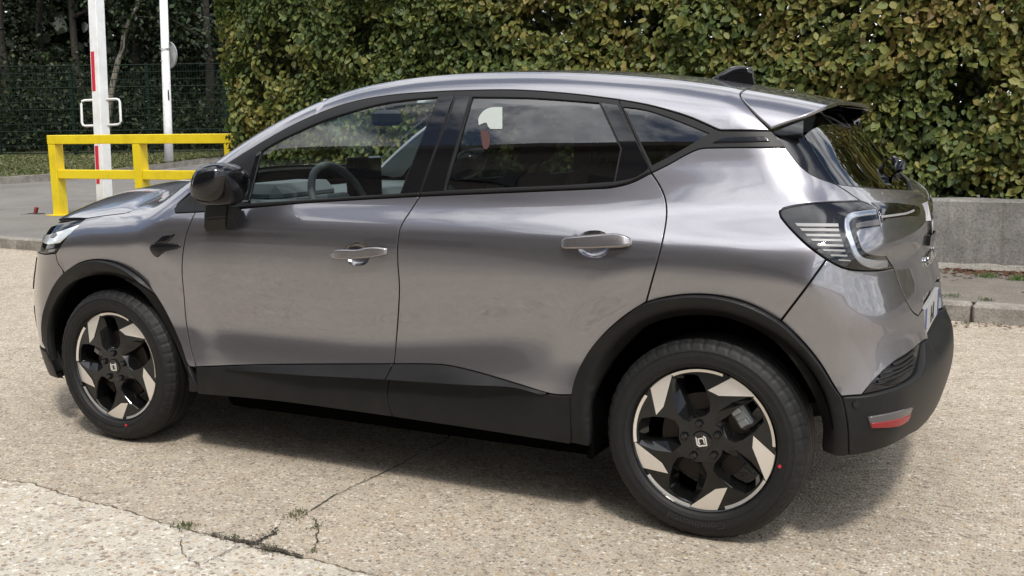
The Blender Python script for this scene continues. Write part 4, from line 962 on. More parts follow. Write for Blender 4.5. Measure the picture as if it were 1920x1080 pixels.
mb = MB(); mb.box((2.75, .3, .95), (2.98, 1.5, .97), 0); part('parcel_shelf', mb.build('parcel_shelf', dark), car)
mb = MB(); mb.box((.86, .80, 1.36), (.90, 1.02, 1.43), 0, .015); mb.tube([(.88, .9, 1.42), (.84, .9, 1.47)], .012, 6); part('interior_mirror', mb.build('interior_mirror', trimm), car)
# swinging sun visors and pillar lining
mb = MB()
mb.box((.93, .36, 1.455), (1.12, .80, 1.475), 0, .006); mb.box((.93, 1.0, 1.455), (1.12, 1.44, 1.475), 0, .006); part('sun_visor', mb.build('sun_visor', headl), car)
# card on the rear door glass
# door mirrors
def mirror_mesh():
    c = np.array([.765, -.085, 1.148]); V = []; F_ = []; nu, nv = 28, 20
    for j in range(nv + 1):
        ph = -math.pi / 2 + math.pi * j / nv
        for i in range(nu):
            th = 2 * math.pi * i / nu
            sp_ = lambda w, e: math.copysign(abs(w) ** e, w)
            x = sp_(math.cos(ph), .75) * sp_(math.cos(th), .8); y = sp_(math.cos(ph), .75) * sp_(math.sin(th), .8); z = sp_(math.sin(ph), .8)
            y_ = y * .117; z_ = z * .084; x_ = x * .090
            x_ += .30 * z_ + (.035 * (1 - y) if x < 0 else .0) * .3 - .35 * (y_ + .05) * 0
            x_ += .25 * y_ * (-1 if x < 0 else 0) * -.6
            z_ -= .04 * (x_ / .09) * .0
            V.append(c + (x_, y_, z_ + .10 * (-y_) * 0 - .015 * y / 1))
    for j in range(nv):
        for i in range(nu): F_.append((j * nu + i, j * nu + (i + 1) % nu, (j + 1) * nu + (i + 1) % nu, (j + 1) * nu + i))
    m = MB(); m.add(V, F_); return m.build('door_mirror', gloss, True)
mm_ = mirror_mesh()
mirN = part('door_mirror', mm_, doorF[0])
mirF = part('door_mirror', mirror_me(mm_, 'door_mirror'), doorF[1])
mb = MB(); mb.box((.642, -.175, 1.075), (.652, .015, 1.195), 0, .004)
g_ = mb.build('mirror_glass', chrome); part('mirror_glass', g_, mirN) if False else None
def stalk():
    m = MB()
    q0 = [(.595, .05, .955), (.745, .05, .965), (.755, .05, 1.05), (.60, .05, 1.05)]; q1 = [(.60, -.01, .955), (.72, -.01, .965), (.735, -.01, 1.06), (.61, -.01, 1.06)]
    q2 = [(.64, -.045, 1.01), (.755, -.045, 1.02), (.775, -.045, 1.10), (.66, -.045, 1.10)]
    V = q0 + q1 + q2
    m.add(V, [(0, 1, 5, 4), (1, 2, 6, 5), (2, 3, 7, 6), (3, 0, 4, 7), (4, 5, 9, 8), (5, 6, 10, 9), (6, 7, 11, 10), (7, 4, 8, 11), (8, 9, 10, 11), (0, 1, 2, 3)])
    import bmesh
    me = m.build('mirror_stalk', trimm); bm = bmesh.new(); bm.from_mesh(me); bmesh.ops.bevel(bm, geom=list(bm.edges), offset=.007, segments=2, affect='EDGES'); bm.to_mesh(me); bm.free(); return me
sm_ = stalk(); part('mirror_stalk', sm_, doorF[0]); part('mirror_stalk', mirror_me(sm_, 'mirror_stalk'), doorF[1])

# ------------------------------------------------------------------ ground
def gpt(u, v, z=0.0):                            # a point of the photograph on level ground
    d = CAM_D + (u - 960) / CAM_F * CAM_R + (540 - v) / CAM_F * CAM_U
    return CAM_C + d * (z - CAM_C[2]) / d[2]
def dpt(u, v, depth):                            # a point of the photograph at a distance along the view
    return CAM_C + (CAM_D + (u - 960) / CAM_F * CAM_R + (540 - v) / CAM_F * CAM_U) * depth
def aggregate(name, scale, base, pale, darkc):
    m = mat(name, base, 0.88); P = pos(m)
    wob = noise(m, 40, 2, .5, P); wv = nd(m, 'ShaderNodeVectorMath', operation='MULTIPLY_ADD'); lk(m, wob.outputs['Color'], wv.inputs[0]); wv.inputs[1].default_value = (.012,) * 3; lk(m, P, wv.inputs[2])
    vo = nd(m, 'ShaderNodeTexVoronoi'); vo.inputs['Scale'].default_value = scale; lk(m, wv.outputs[0], vo.inputs['Vector'])
    sx = nd(m, 'ShaderNodeSeparateColor'); lk(m, vo.outputs['Color'], sx.inputs[0])
    stone = ramp(m, sx.outputs[0], [(0.0, darkc), (.16, darkc), (.22, tuple(c * .66 for c in base)), (.42, tuple(c * .85 for c in base)), (.60, (base[0] * .95, base[1] * .80, base[2] * .62)), (.72, base), (.86, tuple(c * 1.15 for c in base)), (.93, pale), (1., pale)])
    mort = tuple(c * 1.02 for c in base)
    isst = nd(m, 'ShaderNodeMath', operation='LESS_THAN'); lk(m, vo.outputs['Distance'], isst.inputs[0])
    szr = nd(m, 'ShaderNodeMapRange'); lk(m, sx.outputs[1], szr.inputs[0]); szr.inputs[3].default_value = .25; szr.inputs[4].default_value = .72; lk(m, szr.outputs[0], isst.inputs[1])
    c1 = mixc(m, isst.outputs[0], mort, stone.outputs[0])
    fi = noise(m, 160, 3, .7, P); fr = ramp(m, fi.outputs['Fac'], [(.3, (.45, .43, .40)), (.48, (1, 1, 1)), (.7, (1.28, 1.26, 1.22))]); c2 = mixc(m, 1.0, c1, fr.outputs[0], 'MULTIPLY')
    big = noise(m, .9, 5, .62, P); br = ramp(m, big.outputs['Fac'], [(.3, (.88, .87, .85)), (.5, (1, 1, 1)), (.7, (1.05, 1.04, 1.03))]); c3 = mixc(m, 1.0, c2, br.outputs[0], 'MULTIPLY')
    mid = noise(m, 9, 4, .6, P); mr = ramp(m, mid.outputs['Fac'], [(.32, (.86, .85, .84)), (.55, (1.03, 1.03, 1.03))]); c4 = mixc(m, 1.0, c3, mr.outputs[0], 'MULTIPLY')
    lk(m, c4, bsdf(m).inputs['Base Color'])
    inv = nd(m, 'ShaderNodeMath', operation='MULTIPLY_ADD'); lk(m, vo.outputs['Distance'], inv.inputs[0]); inv.inputs[1].default_value = -1.2; lk(m, fi.outputs['Fac'], inv.inputs[2])
    bump(m, inv.outputs[0], .55, .006)
    return m
conc = aggregate('exposed aggregate concrete', 86, (.41, .357, .285), (.60, .56, .49), (.20, .165, .13))
conc2 = aggregate('paler worn concrete', 60, (.50, .46, .39), (.70, .66, .60), (.28, .22, .17))
def mottled(name, a, b, c, s1, s2, rough=.9, bs=.4, bd=.01):
    m = mat(name, b, rough); P = pos(m)
    n = noise(m, s1, 8, .68, P); r = ramp(m, n.outputs['Fac'], [(.3, a), (.5, b), (.72, c)])
    n2 = noise(m, s2, 4, .7, P); r2 = ramp(m, n2.outputs['Fac'], [(.3, (.62, .62, .62)), (.55, (1.05, 1.05, 1.05)), (.75, (1.3, 1.28, 1.25))])
    lk(m, mixc(m, 1.0, r.outputs[0], r2.outputs[0], 'MULTIPLY'), bsdf(m).inputs['Base Color']); bump(m, n2.outputs['Fac'], bs, bd)
    return m
asphalt = mottled('worn grey asphalt', (.12, .11, .10), (.165, .155, .14), (.21, .20, .18), .7, 70)
pavem = mottled('dusty asphalt pavement', (.13, .115, .095), (.18, .16, .135), (.24, .215, .18), 1.6, 60)
kerbm = mottled('weathered kerb concrete', (.15, .135, .115), (.24, .22, .19), (.36, .335, .29), 5, 70)
wallm = mottled('grey cast concrete', (.13, .122, .11), (.225, .213, .197), (.31, .297, .275), 2.6, 50)
_mp = nd(wallm, 'ShaderNodeMapping'); lk(wallm, pos(wallm), _mp.inputs[0]); _mp.inputs['Scale'].default_value = (13, 13, .8)
_sn = noise(wallm, 1.0, 6, .7, _mp.outputs[0]); _sr = ramp(wallm, _sn.outputs['Fac'], [(.30, (.66, .65, .62)), (.52, (1, 1, 1)), (.7, (1.08, 1.08, 1.08))])
_old = bsdf(wallm).inputs['Base Color'].links[0].from_socket; lk(wallm, mixc(wallm, 1.0, _old, _sr.outputs[0], 'MULTIPLY'), bsdf(wallm).inputs['Base Color'])
dirt = mottled('dark crack dirt', (.025, .022, .016), (.05, .043, .03), (.10, .085, .06), 14, 90, .95, .6, .02)
litter = mottled('brown leaf litter', (.07, .03, .015), (.14, .065, .03), (.22, .12, .06), 20, 130, .95, .8, .02)
soil = mottled('bare soil', (.06, .05, .035), (.10, .085, .06), (.15, .13, .09), 3, 40)
lawnm = mottled('dry verge turf', (.055, .06, .022), (.105, .10, .045), (.19, .165, .085), 1.2, 45, .95, .8, .03)
def sheet3(name, V, m, **k):
    o = link(name, mesh(name, V, [tuple(range(len(V)))], m)); o['kind'] = 'structure'; return o
base = sheet3('ground', [(-900, -900, -.06), (900, -900, -.06), (900, 900, -.06), (-900, 900, -.06)], soil)
def jag(P, amp, sub, seed):                      # an irregular broken edge through the given points
    r = np.random.default_rng(seed); P = crv(P, sub); n = len(P); t = np.gradient(P, axis=0); t /= np.linalg.norm(t, axis=1, keepdims=True)
    k = r.normal(0, amp, n); k2 = np.interp(np.arange(n), np.arange(0, n, 4), r.normal(0, amp * 1.4, len(np.arange(0, n, 4))))
    return P + np.stack([-t[:, 1], t[:, 0]], 1) * (k + k2)[:, None]
main_px = [(-420, 850), (-200, 872), (0, 899), (60, 906), (130, 930), (230, 955), (310, 981), (400, 1004), (480, 1026), (600, 1052), (720, 1082), (900, 1130), (1200, 1230)]
mainc = jag(np.array([gpt(u, v)[:2] for u, v in main_px]), .0035, 16, 3)
ext0 = mainc[0] + (mainc[0] - mainc[8]) / np.linalg.norm(mainc[0] - mainc[8]) * 40; ext1 = mainc[-1] + (mainc[-1] - mainc[-9]) / np.linalg.norm(mainc[-1] - mainc[-9]) * 40
nrm = np.gradient(mainc, axis=0); nrm /= np.linalg.norm(nrm, axis=1, keepdims=True); nrm = np.stack([-nrm[:, 1], nrm[:, 0]], 1)
wg = .002 + .005 * rng.random(len(mainc))[:, None]
def kerb_y(x): return 4.50 - .054 * x
far = [ext1, (60, -40), (60, kerb_y(60)), (-60, kerb_y(-60)), ext0]
def slab(name, P2, m):
    P2 = [tuple(p) for p in P2]; n = len(P2)
    V = [(x, y, 0.) for x, y in P2] + [(x, y, -.05) for x, y in P2]
    up = area(np.array(P2)) > 0; top = tuple(range(n)) if up else tuple(range(n))[::-1]
    o = link(name, mesh(name, V, [top] + [(i, (i + 1) % n, n + (i + 1) % n, n + i) for i in range(n)], m)); o['kind'] = 'structure'; return o
sideA = mainc + nrm * wg; sideB = mainc - nrm * wg
if np.dot(sideA[len(sideA) // 2] - mainc[len(mainc) // 2], np.array([0, 1.])) < 0: sideA, sideB = sideB, sideA
slab('concrete_yard', np.vstack([sideA, np.array(far)]), conc)
slab('concrete_apron', np.vstack([sideB, [ext1 + (0, -.01), (30, -45), (-60, -45), ext0 - (0, .01)]]), conc2)
def ribbon(P, w0, w1, z, seed, name, m, parent_kind='structure'):
    r = np.random.default_rng(seed); n = len(P); t = np.gradient(P, axis=0); t /= np.linalg.norm(t, axis=1, keepdims=True); k = np.stack([-t[:, 1], t[:, 0]], 1)
    w = np.interp(np.linspace(0, 1, n), np.linspace(0, 1, max(3, n // 5)), r.uniform(w0, w1, max(3, n // 5))); w = w * r.uniform(.5, 1.4, n); w[0] = w[-1] = .0005
    w2 = w * r.uniform(.4, 1.4, n)
    V = [(*(p + k_ * a), z) for p, k_, a in zip(P, k, w)] + [(*(p - k_ * a), z) for p, k_, a in zip(P, k, w2)]
    F_ = [(i, n + i, n + i + 1, i + 1) for i in range(n - 1)]
    o = link(name, mesh(name, V, F_, m)); o['kind'] = 'structure'; return o
def G2(*q): return np.array([gpt(u, v)[:2] for u, v in q])
zc = .004
for i, (pts, a, b, am) in enumerate((
        (G2((860, 800), (830, 830), (790, 850), (735, 880), (680, 905), (620, 936), (588, 955), (562, 972)), .002, .007, .004),
        (G2((588, 972), (596, 985), (592, 1003), (594, 1020), (588, 1040)), .001, .005, .006),
        (G2((528, 992), (505, 1003), (488, 1012), (470, 1022)), .002, .010, .014),
        (G2((338, 992), (344, 1008), (340, 1024), (352, 1044), (372, 1060), (378, 1072)), .001, .004, .006),
        (G2((372, 1062), (405, 1048), (440, 1030), (452, 1024)), .001, .004, .006),
        (G2((300, 965), (350, 962), (420, 960), (500, 956)), .0005, .002, .006),
        (G2((400, 1048), (440, 1056), (520, 1060)), .0005, .002, .005))):
    ribbon(jag(pts, am * .5, 9, 20 + i), a * .6, b * .6, zc, 40 + i, 'crack', dirt)
ribbon(jag(G2((395, 1004), (430, 1012), (465, 1021), (500, 1030), (530, 1038), (570, 1046)), .006, 14, 71), .001, .011, zc + .004, 72, 'crack', dirt)

# kerb: stones laid end to end
kd = np.array([1, -.054]); kd /= np.linalg.norm(kd); kn = np.array([-kd[1], kd[0]])
kroot = link('kerb', mesh('kerb', [(*(np.array([-40, kerb_y(-40)]) + kn * a), z) for a, z in ((.02, -.05), (.12, -.05), (.12, .10), (.02, .10))] + [(*(np.array([40, kerb_y(40)]) + kn * a), z) for a, z in ((.02, -.05), (.12, -.05), (.12, .10), (.02, .10))], [(0, 1, 5, 4), (1, 2, 6, 5), (2, 3, 7, 6), (3, 0, 4, 7), (0, 1, 2, 3), (4, 5, 6, 7)], dirt)); kroot['kind'] = 'structure'
stones = []
for k in range(4):
    m = MB(); r = np.random.default_rng(k); m.box((.006, 0, -.03), (.992, .145, .122), 0, .016)
    m.V = [(x + r.normal(0, .002), y + r.normal(0, .003), z + r.normal(0, .003)) for x, y, z in m.V]; stones.append(m.build('kerb_stone', kerbm))
s0 = gpt(1822, 602); t0 = float(np.dot(s0[:2] - np.array([0, kerb_y(0)]), kd))
for i in range(-24, 9):
    p = np.array([0, kerb_y(0)]) + kd * (t0 + i * 1.0)
    o = link('kerb_stone', stones[i % 4], kroot); o.location = (p[0], p[1], 0); o.rotation_euler = (0, 0, math.atan2(kd[1], kd[0]))
def ky(x, off): p = np.array([x, kerb_y(x)]) + kn * off; return (p[0], p[1])
# road behind the kerb on the left, pavement on the right
ZR = .112
fk = [np.array(q) for q in (dpt(-1500, 396, 16), dpt(-250, 357, 20.5), dpt(0, 346, 22), dpt(100, 339, 23), dpt(200, 331, 24.5), dpt(300, 318, 26.5), dpt(390, 306, 28.5), dpt(520, 300, 31))]
near = [(*ky(x, .146), ZR) for x in (-45, -30, -20, -12, -5.6)]
mid = [(-42, 9.0, ZR), (-26, 9.0, ZR), (-17, 9.6, ZR), (-11.5, 9.6, ZR), (-8.5, 10.5, ZR), (-5.6, 12, ZR), (-4.5, 16, ZR), (-4, 20, ZR)]
V = near + mid + [tuple(p) for p in fk]
n0, n1_, n2_ = len(near), len(mid), len(fk)
Fr = [tuple(range(n0)) + tuple(n0 + i for i in (5, 4, 3, 2, 1, 0))] + [(n0 + i, n0 + i + 1, n0 + n1_ + i + 1, n0 + n1_ + i) for i in range(n1_ - 1)]
o = link('road', mesh('road', V, Fr, asphalt)); o['kind'] = 'structure'
V = [(*ky(x, .146), ZR) for x in (-5.58, 0, 6, 40)] + [(40, 6.2, ZR), (-5.58, 6.2, ZR)]
o = link('pavement', mesh('pavement', V, [tuple(range(6))], pavem)); o['kind'] = 'structure'
sheet3('hedge_bed', [(-5.58, 6.2, ZR), (40, 6.2, ZR), (40, 11, ZR), (-5.58, 11, ZR)], soil)
# far kerb and the verge rising to the fence
fb = [np.array(q) for q in (dpt(-1500, 301, 30), dpt(-250, 295, 30), dpt(0, 291, 30), dpt(142, 290, 30), dpt(284, 287, 30), dpt(405, 285, 30), dpt(520, 284, 30.5), dpt(620, 284, 32))]
fbk = [p + CAM_D * np.array([1, 1, 0]) * 40 + (0, 0, .2) for p in fb]
up = np.array([0, 0, .15])
rows = [[p - (0, 0, .1) for p in fk], [p + up for p in fk], [p + up + CAM_D * np.array([.25, .25, 0]) for p in fk], [p + (0, 0, .02) for p in fb], fbk]
V = [tuple(p) for r in rows for p in r]; F_ = [(j * 8 + i, j * 8 + i + 1, (j + 1) * 8 + i + 1, (j + 1) * 8 + i) for j in range(4) for i in range(7)]
o = link('verge', mesh('verge', V, F_, [kerbm, lawnm], [0] * 14 + [1] * 14)); o['kind'] = 'structure'

# ------------------------------------------------------------------ low wall under the hedge
wall = thing('low_wall', 'low grey concrete wall below the hedge', 'wall', (3.0, 6.2, ZR))
mb = MB(); WY = 6.10
nx = 60
for i in range(nx):
    x0 = -5.2 + i * .4; 
V = []; F_ = []; r = np.random.default_rng(5)
xs = np.linspace(-5.2, 22, 160)
for x in xs:
    j = r.normal(0, .004, 4); V += [(x, WY + j[0], ZR - .05), (x, WY + j[1], .665), (x, WY + .012, .68 + j[2]), (x, WY + .2, .68 + j[3]), (x, WY + .2, ZR - .05)]
for i in range(len(xs) - 1):
    for k in range(4): F_.append((i * 5 + k, (i + 1) * 5 + k, (i + 1) * 5 + k + 1, i * 5 + k + 1))
F_ += [(0, 1, 2, 3, 4), tuple((len(xs) - 1) * 5 + k for k in (4, 3, 2, 1, 0))]
mb.add(V, F_); part('wall_body', mb.build('wall_body', wallm), wall)
V = []; F_ = []
xs = np.linspace(-5.2, 22, 220)
for x in xs: a = .012 + .03 * r.random(); V += [(x, WY - .012 - a, ZR + .001), (x, WY - .010, ZR + .03 + .03 * r.random()), (x, WY + .002, ZR + .035 + .03 * r.random())]
for i in range(len(xs) - 1):
    for k in range(2): F_.append((i * 3 + k, (i + 1) * 3 + k, (i + 1) * 3 + k + 1, i * 3 + k + 1))
mb = MB(); mb.add(V, F_); part('mortar_fillet', mb.build('mortar_fillet', kerbm), wall)

# ------------------------------------------------------------------ hedge
def leafmat(name, vcol=True, cols=None, trans=.35):
    m = bpy.data.materials.new(name); m.use_nodes = True; t = m.node_tree; b = t.nodes['Principled BSDF']
    at = t.nodes.new('ShaderNodeAttribute'); at.attribute_name = 'tint'
    b.inputs['Roughness'].default_value = .5; b.inputs['Specular IOR Level'].default_value = .35
    tr = t.nodes.new('ShaderNodeBsdfTranslucent'); mx = t.nodes.new('ShaderNodeMixShader'); mx.inputs[0].default_value = trans
    t.links.new(at.outputs['Color'], b.inputs['Base Color']); t.links.new(at.outputs['Color'], tr.inputs[0])
    out = [n for n in t.nodes if n.type == 'OUTPUT_MATERIAL'][0]
    t.links.new(b.outputs[0], mx.inputs[1]); t.links.new(tr.outputs[0], mx.inputs[2]); t.links.new(mx.outputs[0], out.inputs[0])
    return m
leaf_m = leafmat('hedge leaf', trans=.3); tree_leaf_m = leafmat('tree leaf', trans=.2)
LEAF = np.array([(0, 0, 0), (.30, .34, .07), (.27, .70, .06), (0, 1, -.04), (-.27, .70, .06), (-.30, .34, .07), (0, .5, -.02)])
LF = [(0, 1, 6), (1, 2, 6), (2, 3, 6), (3, 4, 6), (4, 5, 6), (5, 0, 6)]
def leaves_mesh(name, P, Nn, size, tint, m, r, flat=False):
    """one mesh of many leaves: positions, facing directions, sizes and colours per leaf"""
    n = len(P); Nn = Nn / np.linalg.norm(Nn, axis=1, keepdims=True)
    ax = np.cross(Nn, r.normal(0, 1, (n, 3)) * .75 + np.array([0, 0, -1.0])); ax /= np.maximum(np.linalg.norm(ax, axis=1, keepdims=True), 1e-6)
    up_ = np.cross(ax, Nn); up_ *= np.where(up_[:, 2:] > 0, -1, 1)            # leaves hang: tip downwards
    ax = np.cross(up_, Nn)
    L_ = LEAF * np.array([1, 1, 1.]); k = len(LEAF); wd = r.uniform(.85, 1.15, n)
    V = P[:, None] + size[:, None, None] * (L_[None, :, 0:1] * ax[:, None] * wd[:, None, None] + (L_[None, :, 1:2] - .4) * up_[:, None] + L_[None, :, 2:3] * Nn[:, None] * r.uniform(.2, 2.2, n)[:, None, None])
    V = V.reshape(-1, 3); F_ = (np.array(LF)[None] + (np.arange(n) * k)[:, None, None]).reshape(-1, 3)
    me = bpy.data.meshes.new(name); me.vertices.add(len(V)); me.vertices.foreach_set('co', V.ravel()); me.loops.add(F_.size); me.loops.foreach_set('vertex_index', F_.ravel().astype(np.int32))
    me.polygons.add(len(F_)); me.polygons.foreach_set('loop_start', np.arange(0, F_.size, 3, dtype=np.int32))
    a = me.color_attributes.new('tint', 'FLOAT_COLOR', 'POINT'); c = np.ones((len(V), 4)); c[:, :3] = np.repeat(tint, k, axis=0); a.data.foreach_set('color', c.ravel())
    me.materials.append(m); me.update(calc_edges=True); me.validate(); return me
def vnoise(x, y, s, seed):                       # smooth value noise for numpy arrays
    r = np.random.default_rng(seed); g = r.random((64, 64)); x = x / s; y = y / s; xi = np.floor(x).astype(int); yi = np.floor(y).astype(int); fx = x - xi; fy = y - yi
    fx = fx * fx * (3 - 2 * fx); fy = fy * fy * (3 - 2 * fy); q = lambda a, b: g[a % 64, b % 64]
    return (q(xi, yi) * (1 - fx) + q(xi + 1, yi) * fx) * (1 - fy) + (q(xi, yi + 1) * (1 - fx) + q(xi + 1, yi + 1) * fx) * fy
PAL = np.array([(.060, .094, .024), (.100, .132, .031), (.165, .178, .042), (.235, .210, .056), (.245, .175, .056), (.150, .086, .038)])
def tints(x, z, r, dry):
    v = np.clip(.18 + dry + .55 * (vnoise(x, z, .7, 3) - .5) + .35 * (vnoise(x, z, .22, 4) - .5) + r.normal(0, .17, len(x)), 0, .999) * (len(PAL) - 1)
    i = v.astype(int); f = (v - i)[:, None]; return (PAL[i] * (1 - f) + PAL[i + 1] * f) * r.uniform(.75, 1.25, len(x))[:, None]
hedge = thing('hornbeam_hedge', 'tall clipped hedge with green and yellowing leaves above the low wall', 'hedge', (3.0, 6.6, ZR))
HX0, HX1, HZ0, HZ1 = -4.72, 9.5, .60, 3.35
def hedge_front(x, z): return 6.36 - .22 * (vnoise(x, z, .55, 11) - .35) - .14 * (vnoise(x, z, .2, 12) - .5)
n = 66000
x = rng.uniform(HX0, HX1, n); z = HZ0 + (HZ1 - HZ0) * rng.random(n); dep = rng.gamma(1.3, .07, n)
thin = vnoise(x, z, .33, 21); keep = (thin + .24 * rng.random(n) > .385) & ~((z < .80) & (rng.random(n) < .55 * (vnoise(x, z * 0, .5, 8) > .45)))
x, z, dep = x[keep], z[keep], dep[keep]; n = len(x)
P = np.stack([x - .12 * (z - 1) * np.clip((HX0 + 1.2 - x), 0, 1), hedge_front(x, z) + dep, z], 1)
Nn = rng.normal(0, .5, (n, 3)) + np.array([-.1, -1.0, .55]); size = np.clip(rng.lognormal(-2.72, .30, n), .03, .115)
dry = np.clip((x + 3.5) / 9, 0, 1) * .30 + .25 * np.exp(-((x + .6) / 1.3) ** 2) * np.clip((z - 1.9), 0, 1)
tn = tints(x, z, rng, dry)
# the leaves that show largest are objects of their own
D = P - CAM_C; dz = D @ CAM_D; pu = 960 + CAM_F * (D @ CAM_R) / dz; pv = 540 - CAM_F * (D @ CAM_U) / dz
seen = (pu > 380) & (pu < 1915) & (pv > 5) & (pv < 372) & (dep < .05) & ~((pv > 0.2 * np.abs(pu - 1000) - 10) & (pv > 128) & (pu < 1600) & (pu > 560))
order = np.argsort(-(size / dz) * seen - 0); big = order[:300]
rest = np.ones(n, bool); rest[big] = False
part('foliage', leaves_mesh('foliage', P[rest], Nn[rest], size[rest], tn[rest], leaf_m, rng), hedge, kind='stuff')
for i in big[:300]:
    Q = P[i]
    o = part('leaf', leaves_mesh('leaf', np.zeros((1, 3)), Nn[i:i + 1], size[i:i + 1], tn[i:i + 1], leaf_m, rng), hedge); o.location = tuple(Q)
# end of the hedge, its inside and its back
n = 5000; z = rng.uniform(.3, HZ1, n); y = rng.uniform(6.3, 7.4, n); P = np.stack([HX0 - .12 * rng.random(n) + rng.gamma(1.3, .06, n) - .12 * (z - 1) - .12 * (vnoise(y, z, .4, 13) - .3), y, z], 1)
Nn = rng.normal(0, .5, (n, 3)) + np.array([-1.0, -.3, .5]); part('end_foliage', leaves_mesh('end_foliage', P, Nn, rng.uniform(.05, .095, n), tints(y, z, rng, np.zeros(n)), leaf_m, rng), hedge, kind='stuff')
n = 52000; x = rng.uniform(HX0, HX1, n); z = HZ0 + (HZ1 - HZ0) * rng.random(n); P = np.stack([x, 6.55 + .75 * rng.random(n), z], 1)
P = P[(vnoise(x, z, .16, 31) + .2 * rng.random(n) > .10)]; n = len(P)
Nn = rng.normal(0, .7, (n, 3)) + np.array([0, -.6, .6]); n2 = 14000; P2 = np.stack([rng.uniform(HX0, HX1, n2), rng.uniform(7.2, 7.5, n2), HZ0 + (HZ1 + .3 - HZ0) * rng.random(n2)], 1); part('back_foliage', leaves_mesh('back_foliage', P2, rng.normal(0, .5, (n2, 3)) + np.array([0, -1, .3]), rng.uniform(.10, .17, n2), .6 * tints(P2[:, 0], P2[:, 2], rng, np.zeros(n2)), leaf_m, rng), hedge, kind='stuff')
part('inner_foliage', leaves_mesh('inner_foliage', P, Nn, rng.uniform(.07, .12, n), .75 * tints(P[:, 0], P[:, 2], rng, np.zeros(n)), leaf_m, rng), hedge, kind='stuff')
bark = mottled('brown bark', (.020, .016, .012), (.036, .029, .022), (.06, .05, .04), 9, 60, .9, .6, .01)
barkp = mottled('pale bark', (.10, .085, .06), (.17, .15, .115), (.25, .22, .18), 5, 40, .9, .5, .01)
mb = MB(); r = np.random.default_rng(15)
for k in range(34):
    x0 = HX0 + .2 + (HX1 - HX0 - .4) * (k + r.random() * .6) / 34; y0 = 6.75 + r.normal(0, .06); p = [(x0, y0, ZR)]
    for j in range(6): p.append((p[-1][0] + r.normal(0, .05), p[-1][1] + r.normal(0, .04), ZR + (j + 1) * .5))
    mb.tube(p, [.026 - .0035 * j for j in range(7)], 6)
    for j in range(16):
        zz = .6 + 2.5 * r.random(); a = r.uniform(-math.pi, 0) + (0 if r.random() < .8 else math.pi); l = r.uniform(.25, .6); q = (x0, y0, zz)
        mb.tube([q, (q[0] + .5 * l * math.cos(a), q[1] + .5 * l * math.sin(a), zz + .10 * r.normal()), (q[0] + l * math.cos(a), q[1] + l * math.sin(a), zz + .25 * r.normal() + .08)], [.007, .005, .002], 4, caps=False)
part('branches', mb.build('branches', bark), hedge, kind='stuff')

# ------------------------------------------------------------------ wood behind the fence
def tree(name, base, hgt, crown_r, crown_lo, n, seed, dark, lean=(0, 0), label='', bk=bark, group='trees behind the fence', tr_r=.16, lsize=.14):
    r = np.random.default_rng(seed); t = thing(name, label, 'tree', tuple(base), group)
    mb = MB(); p = [np.array(base) - (0, 0, .2)]
    for j in range(1, 8): p.append(np.array(base) + np.array([lean[0] * j / 7, lean[1] * j / 7, hgt * .8 * j / 7]) + np.r_[r.normal(0, .06, 2), 0])
    mb.tube(p, [tr_r * (1 - .10 * j) for j in range(8)], 8); part('trunk', mb.build('trunk', bk, True), t)
    cl = []
    for k in range(11):
        a = r.uniform(0, 6.28); zz = r.uniform(crown_lo, hgt * .95); f = np.clip((zz - base[2]) / (hgt * .8), 0, 1); q = np.array(base) + np.array([lean[0] * f, lean[1] * f, zz - base[2]]); rad = crown_r * r.uniform(.45, 1.0)
        e = q + np.array([math.cos(a) * rad, math.sin(a) * rad, r.uniform(-.2, .7)]); cl.append((e, crown_r * r.uniform(.30, .55)))
        mb = MB(); mb.tube([q - (0, 0, .3), (q + e) / 2 + (0, 0, .15), e], [tr_r * .35, tr_r * .22, tr_r * .08], 5); part('limb', mb.build('limb', bk), t)
    ci = r.integers(0, len(cl), n); u = r.normal(0, 1, (n, 3)); u /= np.linalg.norm(u, axis=1, keepdims=True); rr = r.random(n) ** .45
    P = np.array([cl[i][0] for i in ci]) + u * (np.array([cl[i][1] for i in ci]) * rr)[:, None] * np.array([1.2, 1.2, .8])
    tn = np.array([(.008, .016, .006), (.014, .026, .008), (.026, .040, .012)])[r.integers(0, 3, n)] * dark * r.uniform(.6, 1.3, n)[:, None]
    Nn = u * .6 + r.normal(0, .5, (n, 3)) + (0, 0, .5)
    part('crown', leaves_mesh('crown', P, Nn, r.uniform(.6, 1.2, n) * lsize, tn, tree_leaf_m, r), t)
    return t
spec = [  # photo x of the foot, distance, height, crown radius, crown bottom, lean, label
    (20, 33, 10, 2.6, 1.6, (0, 0), 'dark broadleaf tree at the left edge behind the fence'),
    (85, 36, 11, 2.8, 2.2, (.4, 0), 'dark broad tree left of the raised barrier pole behind the fence'),
    (160, 34, 10.5, 2.4, 3.0, (-.3, 0), 'dark trunked tree hidden behind the raised barrier pole'),
    (262, 35, 11, 2.5, 3.4, (.4, .2), 'dark tree between the barrier pole and the lamp post'),
    (330, 36, 11, 2.7, 2.0, (0, 0), 'dark green tree behind the round sign'),
    (395, 33, 10, 2.5, 1.4, (.2, 0), 'dark green tree beside the end of the hedge'),
    (455, 35, 11, 2.6, 1.6, (0, 0), 'dark tree half hidden by the hedge end'),
    (-60, 37, 11, 2.8, 1.4, (0, 0), 'dark tree just beyond the left of the lawn')]
for i, (u, d, h_, cr_, lo, ln, lb) in enumerate(spec):
    q = dpt(u, 288, d); tree('broadleaf_tree', (q[0], q[1], .7), h_, cr_, lo, 5200, 100 + i, 1.0, ln, lb)
